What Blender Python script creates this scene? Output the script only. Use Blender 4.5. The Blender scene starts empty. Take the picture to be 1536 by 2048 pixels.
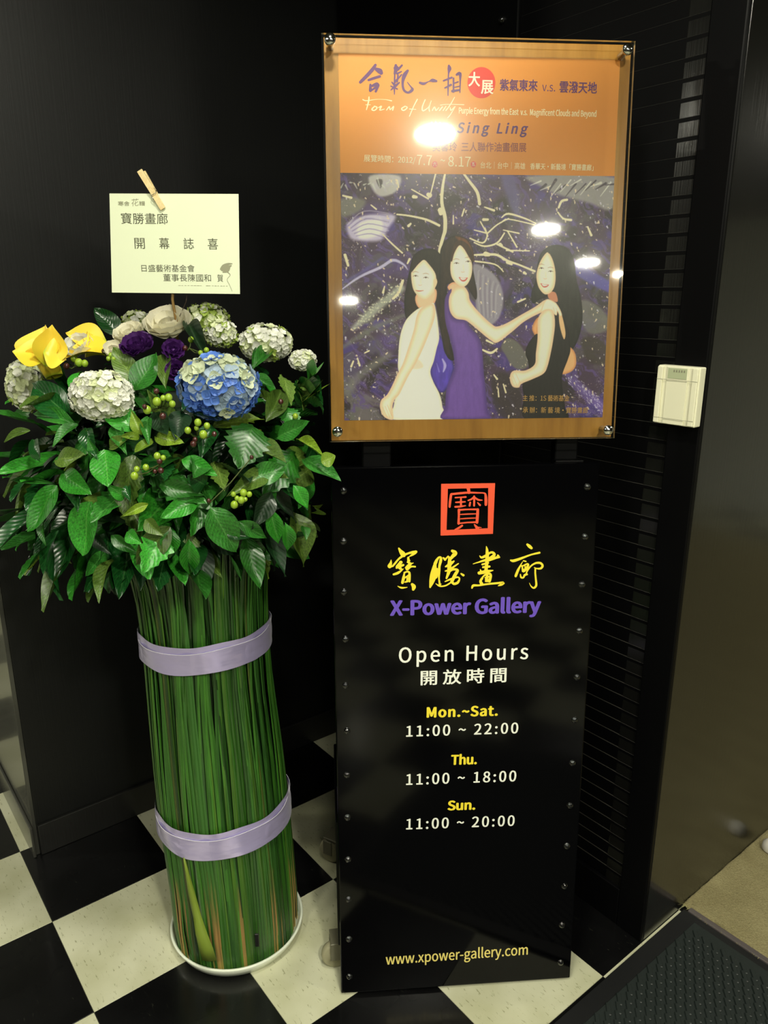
import bpy, bmesh, math, random, os
import numpy as np
from mathutils import Vector, Matrix
random.seed(7); rng = np.random.default_rng(7)
sc = bpy.context.scene
COL = sc.collection
# ------------------------------------------------------------------ camera
F, PIT, H = 1510.2, 0.277234, 1.44818          # focal length in pixels of the 1536x2048 frame, pitch, eye height
cam_d = bpy.data.cameras.new('camera'); cam = bpy.data.objects.new('camera', cam_d); COL.objects.link(cam)
cam_d.sensor_fit = 'VERTICAL'; cam_d.sensor_height = 24; cam_d.lens = F/2048*24; cam_d.clip_start = .02
cam.location = (0, 0, H); cam.rotation_euler = (math.pi/2-PIT, 0, 0); sc.camera = cam
# ------------------------------------------------------------------ world, lamps, exposure
sc.view_settings.view_transform = 'Standard'; sc.view_settings.look = 'None'
sc.view_settings.gamma = 1; sc.view_settings.use_curve_mapping = False
sc.view_settings.exposure = 0.84
sc.cycles.use_denoising = True
sc.cycles.max_bounces = 8; sc.cycles.transparent_max_bounces = 24
w = bpy.data.worlds.new('world'); sc.world = w; w.use_nodes = True
w.node_tree.nodes['Background'].inputs[0].default_value = (.9, 1, .8, 1)
w.node_tree.nodes['Background'].inputs[1].default_value = .012
CEIL = 2.5
LAMPS = [(.56,-.69,30,'first downlight in front of the poster'), (.02,.72,9,'downlight close above the flowers and poster'), (-1.1,-.55,11,'downlight left of the photographer'),
         (1.64,-2.2,22,'second downlight to the right behind the photographer'), (2.35,-3.15,20,'third downlight to the right behind the photographer'), (2.85,-3.55,8,'fourth downlight to the right behind the photographer'),
         (.66,-5.1,20,'downlight furthest down the hall'), (4.0,3.2,45,'downlight over the carpet, added to light the far right wall'), (4.42,2.9,110,'downlight added close to the far right wall to brighten it'), (2.1,.5,6,'downlight over the rubber mat, added for brightness'), (-1.9,-.9,12,'downlight by the left side passage'), (-3.3,1.6,14,'downlight at the left end of the hall')]  # carpet, far right wall and mat lamps are added only for their light
LAMP_COL = (1.0, .97, .79)

# ------------------------------------------------------------------ coordinates
ANG, GX, GY, T = .667917, -.799365, 1.480527, .305   # floor grid
def g(c, l, z=0.): return Vector((GX+T*(c*math.cos(ANG)+l*math.sin(ANG)), GY+T*(c*math.sin(ANG)-l*math.cos(ANG)), z))
def ray(x, y):
    u = (x-768)/F; v = (y-1024)/F; cp, sp = math.cos(PIT), math.sin(PIT)
    return Vector((u, cp-v*sp, -sp-v*cp))
EYE = Vector((0, 0, H))
def atY(x, y, Y): d = ray(x, y); return EYE+d*(Y/d.y)
def onz(x, y, z=0): d = ray(x, y); return EYE+d*((z-H)/d.z)
class Plane:
    def __init__(s, O, th, lean):
        s.O = Vector(O); s.r = Vector((math.cos(th), math.sin(th), 0)); b = Vector((-math.sin(th), math.cos(th), 0))
        s.u = Vector((0,0,1))*math.cos(lean)+b*math.sin(lean); s.n = s.r.cross(s.u).normalized()
        if s.n.y > 0: s.n = -s.n
    def uv(s, px, py):
        d = ray(px, py); P = EYE+d*((s.O-EYE).dot(s.n)/d.dot(s.n))-s.O
        return (P.dot(s.r), P.dot(s.u))
    def P(s, a, b, k=0): return s.O+s.r*a+s.u*b+s.n*k
    def shifted(s, k):
        q = Plane.__new__(Plane); q.O = s.O+s.n*k; q.r, q.u, q.n = s.r, s.u, s.n; return q

# ------------------------------------------------------------------ helpers
def lin(c):
    return tuple((x/255/12.92 if x/255 <= .04045 else ((x/255+.055)/1.055)**2.4) for x in c)
def tag(o, label=None, cat=None, group=None, kind=None):
    if label: o['label'] = label
    if cat: o['category'] = cat
    if group: o['group'] = group
    if kind: o['kind'] = kind
    return o
def empty(name, loc, label=None, cat=None, group=None, rot=(0,0,0)):
    o = bpy.data.objects.new(name, None); COL.objects.link(o); o.location = loc; o.rotation_euler = rot
    o.empty_display_size = .05
    return tag(o, label, cat, group)
def place(o, parent):
    if parent is not None:
        o.parent = parent
        o.matrix_parent_inverse = world_matrix(parent).inverted()
def world_matrix(o):
    m = Matrix.LocRotScale(o.location, o.rotation_euler.to_quaternion() if o.rotation_mode != 'QUATERNION' else o.rotation_quaternion, o.scale)
    return (world_matrix(o.parent) @ o.matrix_parent_inverse @ m) if o.parent else m
def obj(name, me, mat=None, parent=None, M=None, smooth=False):
    if isinstance(me, bmesh.types.BMesh):
        b = me; me = bpy.data.meshes.new(name); b.normal_update(); b.to_mesh(me); b.free()
    o = bpy.data.objects.new(name, me); COL.objects.link(o)
    if mat is not None and len(me.materials) == 0: me.materials.append(mat)
    if smooth: me.shade_smooth()
    if M is not None:
        o.rotation_mode = 'QUATERNION'
        o.location, o.rotation_quaternion, o.scale = M.decompose()
    place(o, parent); return o
def pymesh(name, v, f, smooth=False):
    me = bpy.data.meshes.new(name); me.from_pydata([tuple(p) for p in v], [], f); me.update()
    if smooth: me.shade_smooth()
    return me
def box_bm(bm, c, sx, sy, sz, R=None, bevel=0, seg=2):
    """box with centre c, full sizes, columns of R as axes"""
    b = bmesh.new(); bmesh.ops.create_cube(b, size=1)
    for v in b.verts: v.co = Vector((v.co.x*sx, v.co.y*sy, v.co.z*sz))
    if bevel: bmesh.ops.bevel(b, geom=list(b.edges), offset=bevel, segments=seg, profile=.5, affect='EDGES')
    M = Matrix.Translation(Vector(c)) @ (R.to_4x4() if R is not None else Matrix.Identity(4))
    b.transform(M); me = bpy.data.meshes.new('t'); b.to_mesh(me); b.free(); bm.from_mesh(me); bpy.data.meshes.remove(me)
    return bm
def axes(x, y, z): return Matrix((x, y, z)).transposed()
GR = axes(Vector((math.cos(ANG), math.sin(ANG), 0)), Vector((-math.sin(ANG), math.cos(ANG), 0)), Vector((0,0,1)))
def gbox(c0, c1, l0, l1, z0, z1, bevel=.002):
    bm = bmesh.new(); box_bm(bm, g((c0+c1)/2, (l0+l1)/2, (z0+z1)/2), abs(c1-c0)*T, abs(l1-l0)*T, z1-z0, GR, bevel); return bm
def tube(pts, rad, n=8, cap=True):
    """mesh data for a tube through pts; rad number or list"""
    pts = [Vector(p) for p in pts]; V, Fc = [], []
    up = Vector((0,0,1)); prev = None
    for i, p in enumerate(pts):
        t = (pts[min(i+1, len(pts)-1)]-pts[max(i-1, 0)]).normalized()
        if prev is None: a = t.orthogonal().normalized()
        else: a = (prev-t*prev.dot(t)).normalized()
        prev = a; b = t.cross(a); r = rad[i] if hasattr(rad, '__len__') else rad
        for k in range(n):
            an = 2*math.pi*k/n; V.append(p+(a*math.cos(an)+b*math.sin(an))*r)
    for i in range(len(pts)-1):
        for k in range(n):
            Fc.append((i*n+k, i*n+(k+1)%n, (i+1)*n+(k+1)%n, (i+1)*n+k))
    if cap: Fc.append(tuple(range(n))[::-1]); Fc.append(tuple((len(pts)-1)*n+k for k in range(n)))
    return V, Fc
def lathe(prof, n=48):
    V, Fc = [], []
    for r, z in prof:
        for k in range(n): a = 2*math.pi*k/n; V.append((r*math.cos(a), r*math.sin(a), z))
    for i in range(len(prof)-1):
        for k in range(n): Fc.append((i*n+k, i*n+(k+1)%n, (i+1)*n+(k+1)%n, (i+1)*n+k))
    return V, Fc

# ------------------------------------------------------------------ materials
def mat(name, col, rough=.5, metal=0, spec=.5, coat=0, coat_rough=.05, trans=0, sheen=0, sss=0):
    m = bpy.data.materials.new(name); m.use_nodes = True; b = m.node_tree.nodes['Principled BSDF']
    b.inputs['Base Color'].default_value = (*lin(col), 1); b.inputs['Roughness'].default_value = rough
    b.inputs['Metallic'].default_value = metal; b.inputs['Specular IOR Level'].default_value = spec
    b.inputs['Coat Weight'].default_value = coat; b.inputs['Coat Roughness'].default_value = coat_rough
    b.inputs['Transmission Weight'].default_value = trans; b.inputs['Sheen Weight'].default_value = sheen
    b.inputs['Subsurface Weight'].default_value = sss
    if sss: b.inputs['Subsurface Radius'].default_value = (.01,.01,.006); b.inputs['Subsurface Scale'].default_value = .5
    return m
class N:
    """tiny node helper"""
    def __init__(s, m): s.m = m; s.t = m.node_tree; s.b = s.t.nodes['Principled BSDF']
    def n(s, ty, **kw):
        nd = s.t.nodes.new(ty)
        for k, v in kw.items():
            if k.startswith('_'): setattr(nd, k[1:], v)
            else: nd.inputs[k.replace('_', ' ')].default_value = v
        return nd
    def l(s, a, b): s.t.links.new(a, b)
    def ramp(s, fac, stops):
        r = s.t.nodes.new('ShaderNodeValToRGB'); e = r.color_ramp.elements
        while len(e) < len(stops): e.new(.5)
        for i, (p, c) in enumerate(stops): e[i].position = p; e[i].color = (*lin(c), 1) if len(c) == 3 else c
        s.l(fac, r.inputs[0]); return r.outputs[0]
    def coords(s, kind='Object', scale=(1,1,1)):
        tc = s.t.nodes.new('ShaderNodeTexCoord'); mp = s.t.nodes.new('ShaderNodeMapping'); mp.inputs['Scale'].default_value = scale
        s.l(tc.outputs[kind], mp.inputs[0]); return mp.outputs[0]
    def noise(s, vec, scale, detail=3, rough=.5):
        n = s.t.nodes.new('ShaderNodeTexNoise'); n.inputs['Scale'].default_value = scale; n.inputs['Detail'].default_value = detail
        n.inputs['Roughness'].default_value = rough; s.l(vec, n.inputs['Vector']); return n.outputs[0]
    def bump(s, h, strength=.2, dist=.002):
        b = s.t.nodes.new('ShaderNodeBump'); b.inputs['Strength'].default_value = strength; b.inputs['Distance'].default_value = dist
        s.l(h, b.inputs['Height']); s.l(b.outputs[0], s.b.inputs['Normal']); return b
    def mix(s, f, a, b, mode='MIX'):
        x = s.t.nodes.new('ShaderNodeMix'); x.data_type = 'RGBA'; x.blend_type = mode
        for sock, val in ((x.inputs[0], f), (x.inputs[6], a), (x.inputs[7], b)):
            if isinstance(val, (int, float)): sock.default_value = val
            elif isinstance(val, tuple): sock.default_value = (*lin(val), 1)
            else: s.l(val, sock)
        return x.outputs[2]
    def base(s, c): s.l(c, s.b.inputs['Base Color'])

def tile_mat(name, base, fleck, flecks2, rough, coat):
    m = mat(name, base, rough, coat=coat, coat_rough=.12); n = N(m)
    v = n.coords('Object', (1, .28, 1)); f1 = n.noise(v, 170, 4, .6)
    v2 = n.coords('Object'); f2 = n.noise(v2, 6, 3); f3 = n.noise(v2, 160, 2)
    c = n.ramp(f1, [(.30, fleck), (.40, base)]) if sum(base) > 300 else n.ramp(f1, [(.64, base), (.74, fleck)])
    c2 = n.ramp(f2, [(.35, flecks2), (.62, (255,255,255))] if sum(base) > 300 else [(.3, (190,190,190)), (.7, (255,255,255))])
    oi = n.n('ShaderNodeObjectInfo'); hv = n.ramp(oi.outputs['Random'], [(0, (236,236,232)), (1, (255,255,255))])
    n.base(n.mix(1., n.mix(1., c, c2, 'MULTIPLY'), hv, 'MULTIPLY'))
    rr = n.n('ShaderNodeMapRange'); rr.inputs['To Min'].default_value = rough*.75; rr.inputs['To Max'].default_value = rough*1.3
    n.l(f2, rr.inputs[0]); n.l(rr.outputs[0], n.b.inputs['Roughness']); n.bump(f3, .05, .001)
    return m
M_white_tile = tile_mat('white_vinyl_tile', (205,205,178), (150,150,118), (228,228,216), .38, .25)
M_black_tile = tile_mat('black_vinyl_tile', (13,13,14), (46,47,40), (200,200,200), .27, .2)
M_grout = mat('floor_joint', (60,60,52), .8)
def black_paint(name, col, rough, coat=0, grain=True, spec=.5):
    m = mat(name, col, rough, coat=coat, coat_rough=.1, spec=spec); n = N(m)
    if grain:
        v = n.coords('Object', (60, 60, 1.2)); f = n.noise(v, 4, 5, .6); n.bump(f, .12, .002)
        f2 = n.noise(n.coords('Object'), 3, 4)
        c = tuple(min(255, int(x*1.5)) for x in col); n.base(n.ramp(f2, [(.35, col), (.7, c)]))
    return m
M_wall = black_paint('black_painted_wood', (12,13,13), .45, spec=.3)
M_wall_side = black_paint('black_gloss_panel', (46,46,42), .26, .4)
M_wall_gloss = black_paint('dark_lacquer_panel', (14,14,13), .22, .4)
M_slat = mat('black_louver_paint', (5,5,6), .45, spec=.12)
M_ledge = mat('louver_ledge_highlight', (44,43,37), .55)  # gloss along the slat's top edge, painted as a lighter colour
M_base = black_paint('black_baseboard_paint', (20,20,19), .35)
M_ceil = mat('dim_ceiling_paint', (60,60,54), .9)
M_hall = mat('pale_hall_paint', (222,224,214), .8)
M_dark_hall = mat('dark_hall_paint', (30,30,28), .6)
M_board = mat('glossy_black_board', (3,3,4), .10, spec=.16)
_n = N(M_board); _n.bump(_n.noise(_n.coords('Object'), 9, 4), .03, .003)
M_stud = mat('black_glossy_rivet', (10,10,11), .12, coat=1)
M_steel = mat('brushed_steel', (190,190,182), .25, metal=1)
M_chrome = mat('polished_chrome', (225,225,220), .1, metal=1)
M_caster = mat('grey_rubber_wheel', (150,146,118), .55)
M_caster_fork = mat('grey_caster_fork', (104,102,84), .45, metal=.2)
M_dish = mat('white_plastic_dish', (226,232,214), .3, coat=.3)
M_card = mat('cream_card', (228,236,205), .55)
_n = N(M_card); _n.bump(_n.noise(_n.coords('Object'), 700, 2), .06, .0004)
M_ink = mat('grey_card_ink', (78,78,58), .7); M_ink_soft = mat('pale_card_ink', (150,150,124), .7)
M_bamboo = mat('bamboo_stick', (120,92,40), .5); M_wire = mat('dark_wire', (50,36,20), .5)
M_pin = mat('pale_pine', (235,212,158), .6)
_n = N(M_pin); _n.base(_n.ramp(_n.noise(_n.coords('Object', (300, 12, 300)), 1.2, 3), [(.3, (226,198,138)), (.7, (240,220,170))]))
M_print_yellow = mat('print_yellow', (240,218,56), .4); M_print_red = mat('print_red', (230,84,52), .4)
M_print_purple = mat('print_purple', (104,78,190), .4); M_print_white = mat('print_white', (238,240,228), .4)
M_print_gold = mat('print_pale_gold', (232,214,120), .4)
M_post_orange = mat('print_orange', (214,138,62), .5)
_n = N(M_post_orange); _n.base(_n.ramp(_n.noise(_n.coords('Object'), 3, 2), [(.3, (228,146,56)), (.7, (234,155,66))]))
M_post_purple = mat('print_plum', (98,54,118), .5); M_post_cream = mat('print_cream', (254,240,196), .5)
M_post_red = mat('print_scarlet', (226,60,46), .5); M_post_white = mat('print_paper_white', (245,238,220), .5)
M_post_mauve = mat('print_mauve', (156,84,84), .5); M_post_gold = mat('print_gold', (205,160,90), .5)
M_art = mat('printed_artwork', (128,128,128), .45)
_n = N(M_art); _a = _n.n('ShaderNodeVertexColor'); _a.layer_name = 'Col'; _n.l(_a.outputs[0], _n.b.inputs['Base Color'])
M_wood = mat('golden_brown_wood', (160,110,40), .3, coat=.4)
_n = N(M_wood); _v = _n.coords('Object', (34, 34, 3)); _f = _n.noise(_v, 1.2, 5, .6)
_n.base(_n.ramp(_f, [(.2, (142,96,34)), (.5, (172,122,48)), (.8, (190,142,66))]))
# clear acrylic sheet: light passes straight through, Fresnel reflection on the surface
M_acryl = bpy.data.materials.new('clear_acrylic'); M_acryl.use_nodes = True; _t = M_acryl.node_tree; _t.nodes.clear()
_o = _t.nodes.new('ShaderNodeOutputMaterial'); _mx = _t.nodes.new('ShaderNodeMixShader'); _tr = _t.nodes.new('ShaderNodeBsdfTransparent')
_gl = _t.nodes.new('ShaderNodeBsdfGlossy'); _gl.inputs['Roughness'].default_value = .035; _fr = _t.nodes.new('ShaderNodeFresnel'); _fr.inputs[0].default_value = 1.45
_tr.inputs[0].default_value = (.985, .99, .97, 1)
_g2 = _t.nodes.new('ShaderNodeBsdfGlossy'); _g2.inputs['Roughness'].default_value = .2     # finger marks and dust
_mg = _t.nodes.new('ShaderNodeMixShader'); _mg.inputs[0].default_value = .17; _t.links.new(_gl.outputs[0], _mg.inputs[1]); _t.links.new(_g2.outputs[0], _mg.inputs[2])
_t.links.new(_fr.outputs[0], _mx.inputs[0]); _t.links.new(_tr.outputs[0], _mx.inputs[1]); _t.links.new(_mg.outputs[0], _mx.inputs[2]); _t.links.new(_mx.outputs[0], _o.inputs[0])
M_acryl_edge = mat('acrylic_edge', (190,190,160), .12, spec=.9, trans=.55)
M_bell = mat('cream_plastic', (230,228,200), .35, coat=.2); M_bell_lcd = mat('grey_green_display', (176,184,150), .25)
M_bell_line = mat('plastic_seam', (130,128,108), .6)
M_carpet = mat('beige_carpet', (150,140,98), .95)
_n = N(M_carpet); _f = _n.noise(_n.coords('Object'), 240, 4, .7); _f2 = _n.noise(_n.coords('Object'), 12, 4)
_n.base(_n.mix(.5, _n.ramp(_f, [(.3, (120,110,70)), (.7, (182,172,126))]), _n.ramp(_f2, [(.3, (128,118,78)), (.7, (172,162,118))])))
_n.bump(_f, 1, .006)
M_fray = mat('carpet_fray', (168,162,112), .95)
M_trim = mat('metal_edge_strip', (120,112,112), .35, metal=.6)
M_mat = mat('dark_green_rubber', (22,30,28), .55); _n = N(M_mat); _n.bump(_n.noise(_n.coords('Object'), 300, 3), .4, .001)
M_mat_b = mat('black_rubber_border', (12,13,14), .5)
M_stop = mat('white_rubber', (190,186,176), .5)

def leaf_mat(name, c, vein, rough=.34):
    m = mat(name, c, rough+.06, coat=.14, coat_rough=.2, spec=.42); n = N(m)
    uv = n.n('ShaderNodeUVMap'); sp = n.n('ShaderNodeSeparateXYZ'); n.l(uv.outputs[0], sp.inputs[0])
    def mth(op, a, b=None):
        x = n.n('ShaderNodeMath'); x.operation = op
        for i, q in enumerate((a, b)):
            if q is None: continue
            if isinstance(q, (int, float)): x.inputs[i].default_value = q
            else: n.l(q, x.inputs[i])
        return x.outputs[0]
    av = mth('ABSOLUTE', mth('SUBTRACT', sp.outputs[0], .5))
    mid = mth('LESS_THAN', av, .022)
    wv = mth('SINE', mth('MULTIPLY', mth('SUBTRACT', sp.outputs[1], mth('MULTIPLY', av, .55)), 68))
    side = mth('MULTIPLY', mth('GREATER_THAN', wv, .92), .45)
    fac = mth('MAXIMUM', mid, side)
    f = n.noise(n.coords('Object'), 26, 3); oi = n.n('ShaderNodeObjectInfo')
    c2 = tuple(int(x*.62) for x in c)
    cc = n.ramp(f, [(.3, c2), (.68, c)])
    hv = n.ramp(oi.outputs['Random'], [(0, (165,175,150)), (.5, (225,230,220)), (1, (255,255,255))])
    n.base(n.mix(1., n.mix(mth('MULTIPLY', fac, .34), cc, vein), hv, 'MULTIPLY'))
    n.bump(wv, .14, .0012)
    return m
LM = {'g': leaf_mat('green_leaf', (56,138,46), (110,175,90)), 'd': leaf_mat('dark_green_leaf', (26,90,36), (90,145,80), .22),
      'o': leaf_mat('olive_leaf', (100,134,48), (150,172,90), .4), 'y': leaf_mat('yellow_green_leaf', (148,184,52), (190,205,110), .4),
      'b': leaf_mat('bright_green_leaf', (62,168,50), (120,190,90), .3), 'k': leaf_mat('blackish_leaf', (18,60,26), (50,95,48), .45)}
def streak_mat(name, c, c2):
    m = mat(name, c, .42, coat=.12); n = N(m); oi = n.n('ShaderNodeObjectInfo')
    f = n.noise(n.coords('Object', (220, 220, 5)), 1.2, 3)
    hv = n.ramp(oi.outputs['Random'], [(0, (150,160,140)), (.5, (215,220,205)), (1, (255,255,250))])
    n.base(n.mix(1., n.ramp(f, [(.3, c2), (.7, c)]), hv, 'MULTIPLY')); return m
RM = [streak_mat('reed_green', (74,134,42), (50,100,32)), streak_mat('reed_mid_green', (64,120,38), (44,88,30)),
      streak_mat('reed_dark_green', (48,96,32), (32,66,26)), streak_mat('reed_light_green', (92,136,46), (60,104,34)),
      streak_mat('reed_olive', (98,112,44), (64,84,34))]
M_brown = mat('reed_browned', (150,110,60), .6); _n = N(M_brown)
_g = _n.n('ShaderNodeNewGeometry'); _sx = _n.n('ShaderNodeSeparateXYZ'); _tc = _n.n('ShaderNodeTexCoord'); _n.l(_tc.outputs['Generated'], _sx.inputs[0])
_nf = _n.noise(_n.coords('Object', (160, 160, 8)), 1.5, 4)
_ad = _n.n('ShaderNodeMath'); _ad.operation = 'MULTIPLY_ADD'; _n.l(_nf, _ad.inputs[0]); _ad.inputs[1].default_value = .25; _n.l(_sx.outputs[2], _ad.inputs[2])
_n.base(_n.ramp(_ad.outputs[0], [(0, (150,150,60)), (.22, (150,116,66)), (.36, (52,98,34)), (1, (50,100,32))]))
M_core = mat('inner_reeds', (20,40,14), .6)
def satin():
    m = mat('lavender_satin', (190,180,226), .25, sheen=.2, coat=.15, coat_rough=.3); m.node_tree.nodes['Principled BSDF'].inputs['Metallic'].default_value = .45
    n = N(m); n.bump(n.noise(n.coords('Object', (1, 1, 3)), 13, 2), .3, .012); return m
M_satin = satin(); M_satin_edge = mat('satin_edge', (222,220,228), .4)
def petal(name, c, c2, rough=.5, sc_=40):
    m = mat(name, c, rough, sss=0); n = N(m); oi = n.n('ShaderNodeObjectInfo')
    hv = n.ramp(oi.outputs['Random'], [(0, (222,222,222)), (1, (255,255,255))])
    cc = n.mix(1., n.ramp(n.noise(n.coords('Object'), sc_, 2), [(.35, c), (.65, c2)]), hv, 'MULTIPLY'); n.base(cc)
    tl = n.n('ShaderNodeBsdfTranslucent'); mx = n.n('ShaderNodeMixShader'); mx.inputs[0].default_value = .28; n.l(cc, tl.inputs[0])
    out = [q for q in n.t.nodes if q.type == 'OUTPUT_MATERIAL'][0]; n.l(n.b.outputs[0], mx.inputs[1]); n.l(tl.outputs[0], mx.inputs[2]); n.l(mx.outputs[0], out.inputs[0]); return m
M_blue = petal('blue_petal', (70,112,214), (112,156,232), .45); M_pblue = petal('pale_blue_petal', (150,182,222), (196,210,214), .5)
M_cream_f = petal('cream_petal', (226,230,206), (190,206,160), .5); M_wpet = petal('white_petal', (244,246,234), (252,252,244), .5)
M_gpet = petal('greenish_petal', (222,234,176), (238,242,210), .5); M_lime = petal('lime_bud', (160,190,70), (190,210,110), .5)
M_purple = petal('deep_purple_petal', (62,24,92), (92,40,124), .5); M_rose = petal('ivory_rose_petal', (244,240,222), (236,232,204), .45)
M_yellow = mat('yellow_calla', (246,206,58), .4); _n = N(M_yellow); _n.b.inputs['Subsurface Weight'].default_value = .0
_sx = _n.n('ShaderNodeSeparateXYZ'); _tc = _n.n('ShaderNodeUVMap'); _n.l(_tc.outputs[0], _sx.inputs[0])
_n.base(_n.ramp(_sx.outputs[1], [(0, (150,178,40)), (.2, (226,200,50)), (1, (250,214,72))]))
M_berry = mat('green_berry', (140,170,46), .25, coat=.5); M_berry_d = mat('dark_berry', (62,24,22), .3, coat=.5)
M_twig = mat('green_twig', (70,84,34), .6); M_pot = mat('floral_holder', (20,34,18), .8)
M_black_plastic = mat('black_plastic', (12,12,12), .4)

# ------------------------------------------------------------------ floor
floor = obj('floor', gbox(-26, 30, -22, 34, -.06, -.0032, 0), M_grout); tag(floor, kind='structure')
tb = bmesh.new(); box_bm(tb, (0,0,-.0015), T-.0008, T-.0008, .003, None, .0006, 1)
tw = bpy.data.meshes.new('tile_white'); tb.to_mesh(tw); tb.free(); tk = tw.copy(); tw.materials.append(M_white_tile); tk.materials.append(M_black_tile)
rest = bmesh.new()
for c in range(-14, 16):
    for l in range(-8, 22):
        me = tw if (c+l) % 2 == 0 else tk
        near = -4 <= c < 5 and -6 <= l < 5
        Mx = Matrix.Translation(g(c+.5, l+.5)) @ Matrix.Rotation(ANG, 4, 'Z')
        if near:
            if c >= 5: continue
            obj('tile', me, None, floor, Mx)
        else:
            if c >= 4 and l >= 3 and l < 12 and c < 12: continue
            n0 = len(rest.faces); m2 = me.copy(); m2.transform(Mx); rest.from_mesh(m2); bpy.data.meshes.remove(m2)
            rest.faces.ensure_lookup_table()
            for k in range(n0, len(rest.faces)): rest.faces[k].material_index = 0 if me is tw else 1
me = bpy.data.meshes.new('tile_field'); rest.to_mesh(me); rest.free(); me.materials.append(M_white_tile); me.materials.append(M_black_tile)
tag(obj('tile_field', me, None, floor), kind='stuff')
# carpet beyond the threshold
cb = bmesh.new(); nx, ny = 60, 46
vs = {}
c_lo, c_hi, l_lo, l_hi = 4.07, 14., 3.0, 12.
for i in range(nx+1):
    for j in range(ny+1):
        cc = c_lo+(c_hi-c_lo)*(i/nx)**2; ll = l_lo+(l_hi-l_lo)*(j/ny)**2
        e = rng.random()*.03
        if i == 0: cc += e-.015
        if j == 0: ll += -e*1.6+.01
        z = .010+rng.random()*.003
        if i == 0 or j == 0: z = .002
        vs[i, j] = cb.verts.new(g(cc, ll, z))
for i in range(nx):
    for j in range(ny): cb.faces.new((vs[i, j], vs[i, j+1], vs[i+1, j+1], vs[i+1, j]))
for f_ in cb.faces: f_.smooth = True
carpet = obj('carpet', cb, M_carpet, floor)
fr = bmesh.new()                                         # frayed edge of cut pile
for k in range(700):
    t_ = random.random()
    if k % 2: a0 = g(4.07+random.uniform(-.01,.02), 3.0+t_*1.9, .004); dr = g(-.055*random.random()-.02, random.uniform(-.03,.03))-g(0,0)
    else: a0 = g(4.07+t_*1.7, 3.0+random.uniform(-.01,.02), .004); dr = g(random.uniform(-.03,.03), -.05*random.random()-.01)-g(0,0)
    s_ = dr.cross(Vector((0,0,1))).normalized()*.0016
    q = [fr.verts.new(a0+s_), fr.verts.new(a0-s_), fr.verts.new(a0+dr+Vector((0,0,.006)))]; fr.faces.new(q)
tag(obj('carpet_fray', fr, M_fray, floor), kind='stuff')
tag(obj('trim_1', gbox(4.02, 4.07, 3.06, 7, .0, .009, .002), M_trim), kind='structure')
# ------------------------------------------------------------------ walls
CW = 3.47                                               # plane of the louvered wall
def struct(name, bm, m): return tag(obj(name, bm, m), kind='structure')
struct('wall_back', gbox(.135, 4.3, -1.2, -.86, 0, CEIL), M_wall)
struct('wall_left', gbox(.10, .135, -6, -.86, 0, CEIL, .0015), M_wall_side)
bbk = struct('baseboard_back', gbox(.14, CW-.02, -.86, -.83, 0, .092, .002), M_base)
struct('baseboard_left', gbox(.075, .0995, -6, -.83, 0, .092, .002), M_wall_side)
struct('wall_right', gbox(CW+.03, 5.6, 2.62, 3.0, 0, CEIL, .003), M_wall_gloss)
# louvered door: stiles, rails, slats
door = tag(obj('door_1', gbox(CW+.10, CW+.30, -.86, 2.62, 0, CEIL, 0), M_slat), kind='structure')
obj('stile', gbox(CW, CW+.10, 2.775, 2.998, 0, CEIL-.005, .003), M_slat, door)
obj('stile', gbox(CW, CW+.10, -.84, 1.33, 0, CEIL-.005, .003), M_slat, door)
obj('rail', gbox(CW+.004, CW+.10, 1.331, 2.774, 0.001, .100, .002), M_slat, door)
obj('rail', gbox(CW+.004, CW+.10, 1.331, 2.774, 2.3, CEIL-.005, .002), M_slat, door)
# slat: tilted blade, its top edge highlight painted in a lighter colour
SP = .0325; sl = (2.774-1.331)*T
sb = bmesh.new()
box_bm(sb, (0.004, 0, .0), .004, sl, SP*1.0, Matrix.Rotation(-.055, 3, 'Y'), .0004, 1)
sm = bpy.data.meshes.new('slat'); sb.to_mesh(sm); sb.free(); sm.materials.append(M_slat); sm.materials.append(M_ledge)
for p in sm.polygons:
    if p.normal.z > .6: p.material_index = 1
zc = .118
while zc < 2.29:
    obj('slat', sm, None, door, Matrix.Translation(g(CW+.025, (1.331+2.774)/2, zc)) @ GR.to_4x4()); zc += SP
# bolts on the far stile
for q in ((1005, 40),):
    d = ray(*q); nl = Vector((math.cos(ANG), math.sin(ANG), 0)); X = EYE+d*((g(CW, 0)-EYE).dot(nl)/d.dot(nl))
    bs = bmesh.new(); bmesh.ops.create_uvsphere(bs, u_segments=16, v_segments=8, radius=.009)
    obj('bolt', bs, M_stud, door, Matrix.Translation(X) @ Matrix.Diagonal((1,1,1,1)), True)
# the rest of the hall behind and beside the photographer
struct('ceiling', gbox(-14, 16, -8, 22, CEIL, CEIL+.05, 0), M_ceil)
struct('wall_far_back', gbox(-14, 16, 22, 22.3, 0, CEIL, 0), M_dark_hall)
struct('wall_far_right', gbox(16, 16.3, -8, 22, 0, CEIL, 0), M_hall)
struct('trim_2', gbox(15.8, 15.98, -8, 22, 1.95, CEIL-.01, 0), M_dark_hall)
struct('wall_far_left', gbox(-14.3, -14, -8, 22, 0, CEIL, 0), M_dark_hall)
struct('wall_far_front', gbox(-14, 16, -8.3, -8, 0, CEIL, 0), M_hall)
M_glow = bpy.data.materials.new('lamp_lens'); M_glow.use_nodes = True
_b = M_glow.node_tree.nodes['Principled BSDF']; _b.inputs['Emission Color'].default_value = (1, .98, .86, 1); _b.inputs['Emission Strength'].default_value = 22
M_ring = mat('lamp_trim_ring', (200,200,190), .4)
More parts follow.
